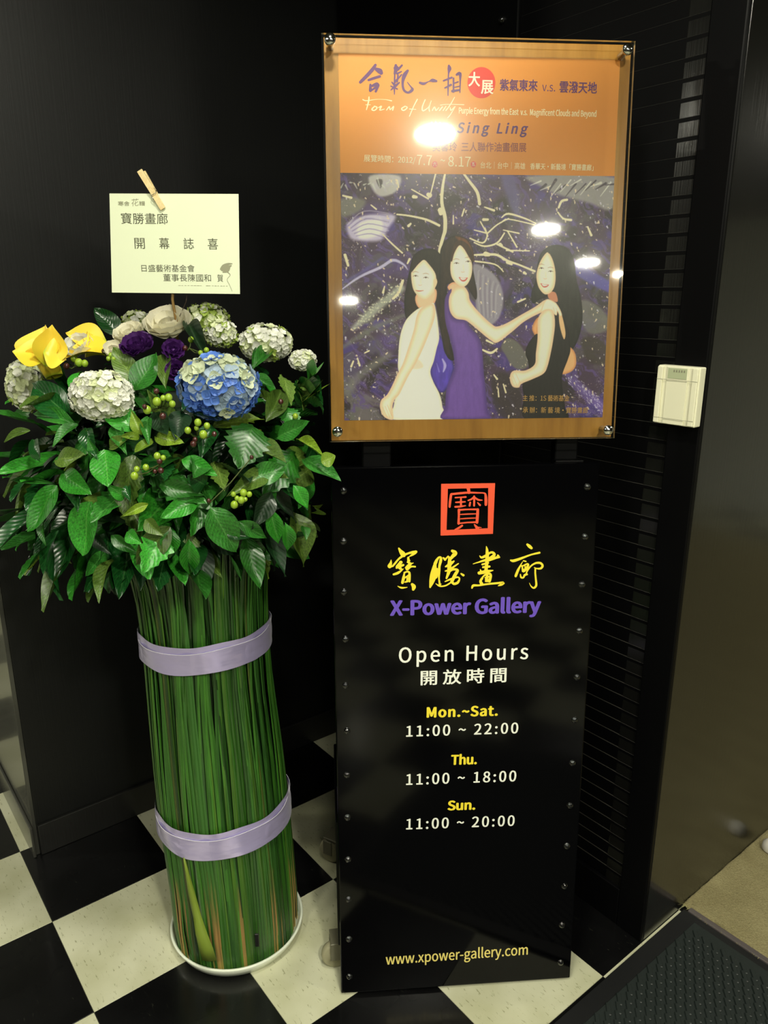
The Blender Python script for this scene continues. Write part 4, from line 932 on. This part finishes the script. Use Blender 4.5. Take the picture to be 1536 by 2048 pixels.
# leaves one can pick out: base, tip, width (px of a 2.194x crop at (0,560)), kind, variant
KL = [(310,605,128,442,120,'d',0),(330,632,118,560,70,'g',1),(132,660,4,696,40,'o',1),(522,240,414,118,84,'d',0),(600,655,428,540,104,'b',0),(622,680,572,576,48,'y',1),
 (682,686,800,712,62,'y',0),(612,690,535,682,36,'y',0),(668,700,590,764,46,'y',2),(462,745,478,916,124,'b',2),(590,770,524,1030,120,'o',3),(396,972,352,1214,138,'b',0),
 (246,900,144,1104,104,'b',2),(242,892,0,870,26,'g',1),(96,1000,0,1062,32,'g',1),(922,1000,1042,1198,122,'g',0),(866,966,706,1040,78,'b',0),(745,1082,596,1254,104,'o',0),
 (752,1096,742,1222,78,'b',1),(828,1140,836,1314,76,'b',1),(1180,1000,1232,1174,66,'b',1),(1250,1066,1278,1206,56,'b',1),(1330,786,1494,872,74,'g',0),(1286,902,1362,1004,58,'b',1),
 (1112,640,1050,802,170,'g',3),(1178,842,1022,924,84,'o',1),(800,786,952,856,66,'b',0),(1112,392,1216,250,54,'g',1),(1108,384,1166,268,46,'g',1),(1218,690,1370,622,74,'g',2),
 (1170,622,1262,444,84,'o',1),(1346,446,1402,358,62,'b',0),(1368,500,1436,444,34,'y',1),(730,476,716,262,60,'o',1),(592,486,694,330,110,'g',2),(592,446,500,306,86,'o',2),
 (148,700,188,806,60,'d',2),(246,790,392,776,80,'o',2),(276,850,386,936,96,'b',0),(342,634,220,706,56,'g',1),(650,982,538,1034,38,'y',1),(820,188,902,306,64,'k',1),
 (560,1104,604,1156,60,'b',1),(1300,700,1420,744,40,'y',1),(1410,800,1474,772,60,'y',2),(1236,420,1290,520,60,'o',3),(1320,440,1350,540,60,'o',3),(1100,420,1210,470,50,'g',0),
 (1100,870,1260,820,90,'g',0),(1190,930,1120,1090,80,'k',1),(900,900,830,860,90,'d',0),(700,900,880,940,70,'g',1),(560,900,560,960,40,'d',1),(380,650,400,760,70,'d',1),
 (500,640,540,740,60,'g',1),(650,600,640,700,50,'g',1),(800,580,770,690,90,'k',0),(680,580,740,690,80,'k',2),(1040,1060,1180,1136,60,'g',1),(990,1100,1090,1130,50,'d',1),
 (1370,1020,1436,990,40,'y',1),(1330,1080,1350,1130,40,'g',1),(490,1120,590,1200,50,'g',1),(400,1110,470,1200,50,'k',1),(190,1050,180,1160,40,'g',1),(1240,560,1310,640,80,'g',3),
 (1330,560,1420,520,60,'d',0),(1300,480,1440,460,50,'d',1),(240,360,300,500,60,'d',1),(360,410,300,480,60,'b',1),(930,640,880,760,80,'d',1),(640,1050,700,1120,60,'o',1),
 (560,960,470,900,50,'b',0),(480,740,560,680,50,'o',1),(430,780,380,700,40,'g',1),(840,560,1000,600,60,'k',1),(860,480,800,560,50,'d',0)]
for k, (bx_, by_, tx_, ty_, w_, kd, vr) in enumerate(KL):
    s_ = 2.194; B = headpt(bx_/s_, 560+by_/s_, 1.01); Tp = headpt(tx_/s_, 560+ty_/s_, 1.10)
    out = (B-HC).normalized(); nrm = (out*.8+Vector((random.uniform(-.25,.25), -.75, .55+random.uniform(-.2,.2)))).normalized()
    zoom_ = F/((Tp-EYE).y*math.cos(PIT)-(Tp-EYE).z*math.sin(PIT)); put_leaf(kd, vr, B, Tp, nrm, w_/s_/zoom_*1.15)
# filler leaves all round, drooping towards the underside
def rand_leaf(full=True):
    az = random.uniform(0, 2*math.pi) if full else random.uniform(math.pi, 2*math.pi); el = random.uniform(-.75, .95)
    d = Vector((math.cos(az)*math.cos(el), math.sin(az)*math.cos(el), math.sin(el)))
    if d.y < -.05 and not full: pass
    s0 = random.uniform(.62, .93); B = HC+Vector((d.x*HR[0], d.y*HR[1], d.z*HR[2]))*s0
    L = random.uniform(.08, .13); dirn = (d+Vector((random.uniform(-.6,.6), random.uniform(-.6,.6), random.uniform(-1.1,.25)-.25))).normalized()
    if d.z > .45: dirn = (d*.6+Vector((random.uniform(-1,1), random.uniform(-1,1), .0))).normalized(); L *= .7
    if d.z < -.1 and random.random() < .6: dirn = (d*.5+Vector((0, 0, -1))).normalized()
    if B.z+dirn.z*L < .94: dirn.z *= .15; dirn.normalize(); L *= .75; B.z = max(B.z, .955)
    if max(B.x, (B+dirn*L).x) > -.135 and B.y > 1.2: dirn = Vector((-abs(dirn.x)*.3, min(dirn.y, -.3), dirn.z)).normalized(); B.x = min(B.x, -.14)
    return B, B+dirn*L, (d*.8+Vector((random.uniform(-.4,.4), random.uniform(-.4,.4), .5))).normalized(), L*random.uniform(.38,.56), d
nk = 0
while nk < 215:
    B, Tp, nr, w_, d = rand_leaf(nk % 3 != 0)
    put_leaf(random.choices('gdobky', [4,3,2,4,1,1])[0], random.randrange(4), B, Tp, nr, w_); nk += 1
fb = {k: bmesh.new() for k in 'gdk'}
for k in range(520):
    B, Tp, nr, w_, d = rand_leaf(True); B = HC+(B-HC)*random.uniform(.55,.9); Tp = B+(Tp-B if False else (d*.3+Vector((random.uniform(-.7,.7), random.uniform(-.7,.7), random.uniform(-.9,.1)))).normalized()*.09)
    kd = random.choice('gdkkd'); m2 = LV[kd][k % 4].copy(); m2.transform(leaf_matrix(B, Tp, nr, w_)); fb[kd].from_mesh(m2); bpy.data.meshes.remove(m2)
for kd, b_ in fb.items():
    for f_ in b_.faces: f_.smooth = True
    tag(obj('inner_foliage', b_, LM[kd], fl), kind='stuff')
hb = bmesh.new(); bmesh.ops.create_icosphere(hb, subdivisions=3, radius=1)
for v in hb.verts: v.co = Vector((v.co.x*.17, v.co.y*.16, v.co.z*.15))*(1+.08*math.sin(v.co.x*9+v.co.z*7)); v.co += HC+Vector((0,0,-.01))
obj('floral_foam', hb, M_pot, fl, None, True)

# ---- blooms
def floret_mesh(name, m, npet=4, cup=.35, wide=1.):
    V, Fc = [], []; mi = []
    for p in range(npet):
        a = 2*math.pi*p/npet; base = len(V); nu_, nw = 4, 5
        for i in range(nw):
            t = i/(nw-1); ww = wide*(.20,.46,.58,.50,.24)[i]
            for j in range(nu_):
                s = (j/(nu_-1)-.5)*2; x = ww*s*.92; y = .04+t*(.98-.10*abs(s)); z = cup*(y*y)*.8+.14*s*s-.10*t
                V.append((x*math.cos(a)-y*math.sin(a), x*math.sin(a)+y*math.cos(a), z+(.02 if p % 2 else 0)))
        for i in range(nw-1):
            for j in range(nu_-1): q_ = base+i*nu_+j; Fc.append((q_, q_+1, q_+nu_+1, q_+nu_))
    me = pymesh(name, V, Fc, True); me.materials.append(m); return me
FM = {'blue': [floret_mesh('floret', M_blue, 4, .3), floret_mesh('floret', M_blue, 4, .55)], 'pblue': [floret_mesh('floret', M_pblue, 4, .3)], 'cream': [floret_mesh('floret', M_cream_f, 4, .5)],
      'white': [floret_mesh('floret', M_wpet, 4, .4), floret_mesh('floret', M_wpet, 5, .6)], 'green': [floret_mesh('floret', M_gpet, 4, .5)], 'lime': [floret_mesh('floret', M_lime, 4, .9, .8)]}
def bloom(px, py, wpx, hpx, n, size, mix, label, depth=.02, core=M_lime, infl=1.02):
    P0 = headpt(px, py, infl); P0 = P0+(EYE-P0).normalized()*depth
    zs = F/((P0-EYE).y*math.cos(PIT)-(P0-EYE).z*math.sin(PIT)); rx, rz = wpx/zs/2*.94, hpx/zs/2*.98; ry = (rx+rz)/2*.8
    cb_ = bmesh.new(); bmesh.ops.create_icosphere(cb_, subdivisions=3, radius=1)
    for v in cb_.verts: v.co = Vector((v.co.x*rx*.84, v.co.y*ry*.84, v.co.z*rz*.84))+P0
    b_ = obj('hydrangea_bloom', cb_, core, fl, None, True); b_['label'] = label
    for i in range(n):
        zz_ = 1-2*(i+.5)/n; ph = i*2.399963; rr = math.sqrt(1-zz_*zz_); d = Vector((rr*math.cos(ph), rr*math.sin(ph), zz_))
        if d.y > .55: continue
        d = (d+Vector((random.uniform(-.12,.12), random.uniform(-.12,.12), random.uniform(-.12,.12)))).normalized()
        P = P0+Vector((d.x*rx, d.y*ry, d.z*rz))*random.uniform(.9,1.02); nn = Vector((d.x/rx, d.y/ry, d.z/rz)).normalized()
        kd = random.choices([m_[0] for m_ in mix], [m_[1](d) if callable(m_[1]) else m_[1] for m_ in mix])[0]
        me = random.choice(FM[kd]); q = nn.to_track_quat('Z', 'Y'); s = size*random.uniform(.8,1.15)
        o = bpy.data.objects.new('floret', me); COL.objects.link(o); o.rotation_mode = 'QUATERNION'; o.location = P
        from mathutils import Quaternion
        o.rotation_quaternion = q @ Quaternion((0,0,1), random.uniform(0, 6.28)); o.scale = (s, s, s); place(o, b_)
    return P0
cz = lambda x, y: (x/2.194, 560+y/2.194)
bloom(*cz(957,468), 166, 128, 120, .0155, [('blue', lambda d: 3 if d.z < .35 else 1), ('pblue', 2), ('cream', lambda d: .5 if d.z < .2 else 2.4)], 'large blue hydrangea', .03, M_pblue)
bloom(*cz(448,508), 128, 98, 170, .0088, [('white', 5), ('green', 1.6)], 'round white hydrangea in front', .035, M_gpet)
bloom(*cz(112,462), 74, 100, 110, .0085, [('white', 3), ('green', 3), ('lime', .6)], 'greenish white hydrangea at the far left', .01, M_gpet)
bloom(*cz(905,175), 92, 62, 110, .0080, [('white', 1), ('green', 3), ('lime', 2.2)], 'pale green hydrangea at the top', -.03, M_lime)
bloom(*cz(968,235), 66, 50, 80, .0080, [('white', 2.5), ('green', 3), ('lime', 1.4)], 'small pale green hydrangea below the top one', .0, M_lime)
bloom(*cz(1165,275), 110, 72, 140, .0086, [('white', 4), ('green', 2), ('lime', .7)], 'white and green hydrangea on the right', .0, M_gpet)
bloom(*cz(1328,352), 52, 36, 50, .0085, [('white', 4), ('green', 1.5)], 'small white hydrangea at the right end', .0, M_gpet)
bloom(*cz(600,180), 54, 36, 50, .0075, [('green', 2), ('lime', 1), ('white', 2)], 'small white hydrangea behind the rose', -.05, M_lime)
def petal_mesh(name, m, ruff=.0, cup=.5, wide=.62):
    V, Fc = [], []; nu_, nw = 9, 8
    for i in range(nw):
        t = i/(nw-1); ww = wide*math.sin(math.pi*(.10+.66*t))**.7*(1+.1*t)
        for j in range(nu_):
            s = (j/(nu_-1)-.5)*2; y = t*(1-.16*s*s*t); z = cup*(t**1.6)*.45-cup*.5*(1-s*s)*math.sin(math.pi*t*.9)*.5+ruff*t*t*math.sin(s*8+t*3)-.10*max(0, t-.8)*5*cup*.4
            V.append((ww*s, y, z))
    for i in range(nw-1):
        for j in range(nu_-1): a = i*nu_+j; Fc.append((a, a+1, a+nu_+1, a+nu_))
    me = pymesh(name, V, Fc, True); me.materials.append(m); return me
def rose(px, py, wpx, m, label, name, up, ruff=.0, layers=((3,.30,1.25),(4,.5,1.0),(5,.75,.72),(6,1.,.42),(5,1.08,.2)), depth=.02):
    P0 = headpt(px, py, 1.02); P0 = P0+(EYE-P0).normalized()*depth
    zs = F/((P0-EYE).y*math.cos(PIT)-(P0-EYE).z*math.sin(PIT)); R_ = wpx/zs/2; A = Vector(up).normalized(); qa = A.to_track_quat('Z', 'Y').to_matrix()
    pm = petal_mesh('petal', m, ruff, .75)
    cb_ = bmesh.new(); bmesh.ops.create_icosphere(cb_, subdivisions=2, radius=R_*.22)
    root = obj(name, cb_, m, fl, Matrix.Translation(P0+A*R_*.1), True); root['label'] = label; root.data.materials[0] = m
    off = 0
    for (n, ln, tilt) in layers:
        for k in range(n):
            a = 2*math.pi*k/n+off+random.uniform(-.15,.15); ti = tilt+random.uniform(-.08,.08)
            rd = Vector((math.cos(a), math.sin(a), 0)); y = (rd*math.cos(ti)+Vector((0,0,1))*math.sin(ti)).normalized(); z = (Vector((0,0,1))*math.cos(ti)-rd*math.sin(ti)).normalized(); x = y.cross(z)
            L = R_*ln*1.02; M3 = Matrix((x*L*1.25, y*L, z*L)).transposed(); M4 = (qa @ M3).to_4x4(); M4.translation = P0+qa @ (rd*R_*.05)
            obj('petal', pm, None, root, M4)
        off += .6
rose(*cz(742,212), 84, M_rose, 'ivory rose at the top centre', 'rose', (-.05,-.62,.8), .02, depth=.01)
rose(*cz(572,248), 58, M_rose, 'smaller ivory rose beside the top centre one', 'rose', (-.2,-.5,.8), .05)
rose(*cz(350,308), 64, M_wpet, 'white lisianthus in front of the yellow calla', 'lisianthus', (-.1,-.6,.7), .07, layers=((4,.5,1.0),(5,.8,.7),(5,1.,.35)), depth=.04)
rose(*cz(500,312), 40, M_rose, 'small white flower beside the purple one', 'lisianthus', (.1,-.7,.6), .06, layers=((4,.6,.9),(5,1.,.45)), depth=.03)
rose(*cz(610,302), 66, M_purple, 'dark purple lisianthus under the rose', 'lisianthus', (-.1,-.55,.8), .10, layers=((4,.45,1.1),(5,.7,.8),(6,.95,.5),(6,1.,.2)), depth=.045)
rose(*cz(762,312), 44, M_purple, 'dark purple lisianthus behind the green leaf', 'lisianthus', (.2,-.8,.5), .10, layers=((4,.5,1.0),(5,.8,.6),(6,1.,.2)), depth=.02)
rose(*cz(775,400), 42, M_purple, 'dark purple lisianthus beside the blue hydrangea', 'lisianthus', (.1,-.9,.2), .10, layers=((4,.5,1.0),(5,.8,.6),(6,1.,.2)), depth=.0)
rose(*cz(400,238), 36, M_purple, 'small purple flower behind the yellow callas', 'lisianthus', (0,-.5,.9), .12, layers=((4,.6,1.0),(6,1.,.5)), depth=-.03)
def calla(base, mid_, top, r0, r1, lipdir, lip, label):
    """trumpet: tube from base to top, flared mouth with a pointed lip"""
    P = [Vector(base), Vector(mid_), Vector(top)]; V, Fc, UV = [], [], []; n, mrows = 32, 20
    C = cr([tuple(p) for p in P], False, 10); axis = (P[2]-P[1]).normalized(); ld_ = Vector(lipdir); ld_ = (ld_-axis*ld_.dot(axis)).normalized(); sd = axis.cross(ld_)
    for i in range(mrows+1):
        t = i/mrows; c = Vector(C[min(int(t*(len(C)-1)), len(C)-1)]); fl_ = max(0, (t-.55)/.45); rad_ = r0+(r1-r0)*t**1.5
        for k in range(n):
            a = 2*math.pi*k/n; ca_, sa_ = math.cos(a), math.sin(a); ext = fl_**2*(.45+.95*max(0, ca_)**2)*lip
            q_ = c+(ld_*ca_+sd*sa_)*(rad_+ext)+axis*(fl_**2*lip*(.35-.75*max(0, ca_)**3)-fl_**3*lip*.25*(1-ca_*ca_)); V.append(q_); UV.append((k/n, t))
    for i in range(mrows):
        for k in range(n): Fc.append((i*n+k, i*n+(k+1) % n, (i+1)*n+(k+1) % n, (i+1)*n+k))
    me = pymesh('calla_lily', V, Fc, True); uvl = me.uv_layers.new(name='UVMap')
    for lp in me.loops: uvl.data[lp.index].uv = UV[lp.vertex_index]
    o = obj('calla_lily', me, M_yellow, fl); o['label'] = label
    s_ = o.modifiers.new('s', 'SOLIDIFY'); s_.thickness = .0012
    TV, TF = tube([C[3], C[10], Vector(C[16])+axis*.01], [.003,.0035,.002], 8); obj('spadix', pymesh('spadix', TV, TF, True), M_lime, o)
YL = 1.33
calla(atY(*cz(240,425), YL-.02), atY(*cz(212,370), YL-.03), atY(*cz(186,300), YL-.025), .0145, .0225, (-.85,-.5,-.1), .006, 'yellow calla lily at the left')
calla(atY(*cz(510,330), YL+.06), atY(*cz(450,295), YL+.05), atY(*cz(380,290), YL+.04), .012, .018, (-.5,-.3,.5), .006, 'yellow calla lily lying on its side')
cf = [leaf_mesh('calla_lobe', M_yellow, c_, f_, 0, 1, 0) for c_, f_ in ((.30, .45), (.15, .55), (-.25, .5))]
def lobe(b, t, w_, v, nr, d0=-.05, d1=-.05): obj('calla_lobe', cf[v], None, fl, leaf_matrix(atY(*cz(*b), YL+d0), atY(*cz(*t), YL+d1), Vector(nr), w_), True)
lobe((196,352), (62,292), .062, 0, (.2,-.6,.7), -.045, -.06)
lobe((190,365), (186,194), .075, 1, (-.2,-.9,.1), -.030, -.02)
lobe((205,380), (222,200), .050, 2, (.5,-.8,.1), -.050, -.035)
lobe((190,318), (294,340), .050, 0, (.1,-.8,.5), -.058, -.045)
lobe((490,318), (272,296), .052, 0, (.0,-.5,.9), .02, .0)
lobe((470,280), (300,258), .050, 2, (.0,-.7,.6), .05, .05)
# berry sprigs
bsm = bmesh.new(); bmesh.ops.create_uvsphere(bsm, u_segments=12, v_segments=8, radius=1); bg = bpy.data.meshes.new('berry'); bsm.to_mesh(bg); bsm.free(); bg.shade_smooth(); bd = bg.copy(); bg.materials.append(M_berry); bd.materials.append(M_berry_d)
def sprig(x, y, pts, depth=.045):
    P0 = headpt(*cz(x, y), 1.0); tv, tf = [], []
    ends = []
    for (bx_, by_, r_, dk) in pts:
        P = headpt(*cz(bx_, by_), 1.0); P = P+(EYE-P).normalized()*(depth+random.uniform(-.008,.008)); ends.append((P, r_, dk))
        V, Fc = tube([P0, (P0+P)/2+Vector((0,0,-.004)), P], .0011, 5); o0 = len(tv); tv += V; tf += [tuple(i+o0 for i in f_) for f_ in Fc]
    s = obj('berry_sprig', pymesh('berry_sprig', tv, tf), M_twig, fl)
    for P, r_, dk in ends:
        rr = r_/2.194/1180; obj('berry', bd if dk else bg, None, s, Matrix.Translation(P) @ Matrix.Diagonal((rr, rr, rr*1.1, 1)))
sprig(330,380,[(325,345,16,0),(346,362,17,0),(372,366,15,0),(335,320,13,1),(292,378,13,1),(275,340,11,0)])
sprig(480,340,[(455,312,10,1),(486,330,11,0),(476,345,10,0),(498,346,9,0)])
sprig(700,560,[(688,534,18,0),(646,570,17,0),(740,516,16,0),(716,518,12,0),(756,544,14,0),(686,488,12,1),(634,556,10,1),(714,598,14,1)])
sprig(870,690,[(868,625,15,0),(908,640,14,0),(824,660,14,0),(892,678,17,0),(862,650,10,0),(940,676,11,1),(848,720,13,1),(856,700,10,1)])
sprig(700,810,[(690,772,14,0),(716,780,11,0),(700,795,12,1),(640,822,13,0),(600,830,12,0),(590,860,16,0),(706,836,12,1),(680,840,9,1)])
sprig(1050,990,[(1068,934,16,0),(1058,966,15,0),(1028,986,16,0),(1024,940,11,0),(1094,940,12,0),(1040,958,11,0),(1076,962,10,0)])
sprig(830,300,[(838,262,14,0),(812,300,12,1),(880,320,11,0),(906,308,12,0)])
sprig(1240,560,[(1232,534,12,1),(1296,598,13,0)])
sprig(918,980,[(916,968,9,1),(1104,778,9,1)])

# ------------------------------------------------------------------ card on its stick, clothes-peg
CY = 1.435
corn = [atY(219,387,CY), atY(477,388,CY-.004), atY(480,588,CY-.004), atY(224,585,CY)]
cr_r = ((corn[1]-corn[0])+(corn[2]-corn[3])).normalized(); cr_u = ((corn[0]-corn[3])+(corn[1]-corn[2])).normalized(); cr_u = (cr_u-cr_r*cr_u.dot(cr_r)).normalized()
CP = Plane.__new__(Plane); CP.O = corn[3].copy(); CP.r = cr_r; CP.u = cr_u; CP.n = cr_r.cross(cr_u).normalized()
if CP.n.y > 0: CP.n = -CP.n
CPx = [Vector(CP.uv(*q)) for q in ((219,387),(477,388),(480,588),(224,585))]
b_ = bmesh.new(); n1, n2 = 16, 12; gv = {}
for i in range(n1+1):
    for j in range(n2+1):
        s_, t_ = i/n1, j/n2; lo = CPx[3].lerp(CPx[2], s_); hi = CPx[0].lerp(CPx[1], s_); q = lo.lerp(hi, t_)
        gv[i, j] = b_.verts.new(CP.P(q.x, q.y, 0))
for i in range(n1):
    for j in range(n2): b_.faces.new((gv[i,j], gv[i+1,j], gv[i+1,j+1], gv[i,j+1]))
bmesh.ops.recalc_face_normals(b_, faces=list(b_.faces))
card = empty('greeting_card', (CP.P(.12, 0)), 'cream congratulation card with handwritten-style characters above the flowers', 'card')
cs = obj('card_sheet', b_, M_card, card); ms = cs.modifiers.new('s', 'SOLIDIFY'); ms.thickness = .0008; ms.offset = 0
cs2 = cs
def zc_(x, y): return (180+x/4.518, 320+y/4.518)
KI = .0007
text('寶勝畫廊', zc_(285,578), zc_(706,582), 21, CP, M_ink, cs, KI, cjk=True)
for ch, x in (('開', 453), ('幕', 675), ('誌', 895), ('喜', 1113)):
    text(ch, zc_(x-46, 803+(x-453)*.01), zc_(x+46, 804+(x-453)*.01), 21.5, CP, M_ink, cs, KI, cjk=True)
text('日盛藝術基金會', zc_(468,1010), zc_(948,1012), 13.5, CP, M_ink, cs, KI, cjk=True)
text('董事長陳國和', zc_(666,1096), zc_(1096,1100), 14, CP, M_ink, cs, KI, cjk=True)
text('賀', zc_(1152,1100), zc_(1204,1101), 14, CP, M_ink, cs, KI, cjk=True)
text('寒舍', zc_(256,414), zc_(360,414), 8.5, CP, M_ink_soft, cs, KI, cjk=True, bold=.003)
text('花', zc_(375,420), zc_(440,414), 14, CP, M_ink_soft, cs, KI, cjk=True, shear=.2)
text('譜', zc_(448,412), zc_(500,412), 8.5, CP, M_ink_soft, cs, KI, cjk=True, bold=.003)
CZ = (180, 320, 4.518)
strokes_mesh('printed_flower', [[(1185,985,20),(1210,960,34),(1250,940,20),(1285,938,8)], [(1195,995,20),(1235,975,40),(1275,955,14)], [(1205,1012,14),(1240,1000,30),(1262,980,12)], [(1245,1015,10),(1268,1040,5),(1240,1080,4),(1262,1130,4),(1285,1185,3)]], CP, KI, CZ, M_ink_soft, cs)
strokes_mesh('fine_print', [[(x, 1134+(x-800)*.01, 6), (x+random.uniform(8,22), 1134+(x-800)*.01, 6)] for x in list(range(800, 1020, 28))+list(range(1050, 1240, 26))], CP, KI, CZ, M_ink_soft, cs, wk=.55)
# stick
TV, TF = tube([CP.P(.118, .165, -.0035), CP.P(.121, .08, -.0035), atY(345, 600, CY+.005), atY(352, 640, CY+.0), atY(356, 700, CY+.01)], .0026, 10)
obj('bamboo_stick', pymesh('bamboo_stick', TV, TF, True), M_bamboo, fl)
TV, TF = tube([atY(374, 588, CY+.004), atY(372, 604, CY+.004), atY(364, 622, CY+.004), atY(356, 640, CY+.004)], .0007, 6)
obj('wire', pymesh('wire', TV, TF, True), M_wire, fl)
# clothes-peg
pA = Vector(CP.uv(284, 345)); pB = Vector(CP.uv(326, 416)); dv = (pB-pA); Lp = dv.length; ydir = (CP.r*dv.x+CP.u*dv.y).normalized(); zdir = CP.n; xdir = ydir.cross(zdir)
RP = axes(xdir, ydir, zdir); cen = CP.P((pA.x+pB.x)/2, (pA.y+pB.y)/2, 0)
peg = empty('clothes_peg', cen, 'small pale wooden clothes peg clipped on the top edge of the card', 'clothes peg')
for s_ in (1, -1):
    bm = bmesh.new(); b2 = bmesh.new(); bmesh.ops.create_cube(b2, size=1); bmesh.ops.subdivide_edges(b2, edges=list(b2.edges), cuts=7, use_grid_fill=True)
    for v in b2.verts:
        x, y, z = v.co; yy = y*Lp*1.06; th_ = .0048*(1 if y < .28 else 1-.5*(y-.28)/.22)
        off = .0030 if y > .1 else .0030+(.1-y)*.009
        v.co = Vector((x*.0095, yy, (z*th_+off+th_*.15)*s_))
    if s_ < 0: bmesh.ops.reverse_faces(b2, faces=list(b2.faces))
    for v in b2.verts:
        if abs(v.co.y-Lp*.10) < Lp*.05: v.co.z -= s_*.0006
    b2.transform(Matrix.Translation(cen) @ RP.to_4x4()); obj('peg_half', b2, M_pin, peg)
cl_ = []
for k in range(5*12):
    a = k/12*2*math.pi; cl_.append(cen+RP @ Vector((-.0056+k*.0112/60, Lp*.02+.0026*math.cos(a), .0026*math.sin(a))))
TV, TF = tube([cen+RP @ Vector((.0052, Lp*.30, .0052)), cen+RP @ Vector((.0056, Lp*.16, .0074))]+cl_[::-1]+[cen+RP @ Vector((-.0056, Lp*.1, .0076)), cen+RP @ Vector((-.005, Lp*.12, .0080)), cen+RP @ Vector((.005, Lp*.12, .0080))], .0006, 6)
obj('spring', pymesh('spring', TV, TF, True), M_steel, peg)
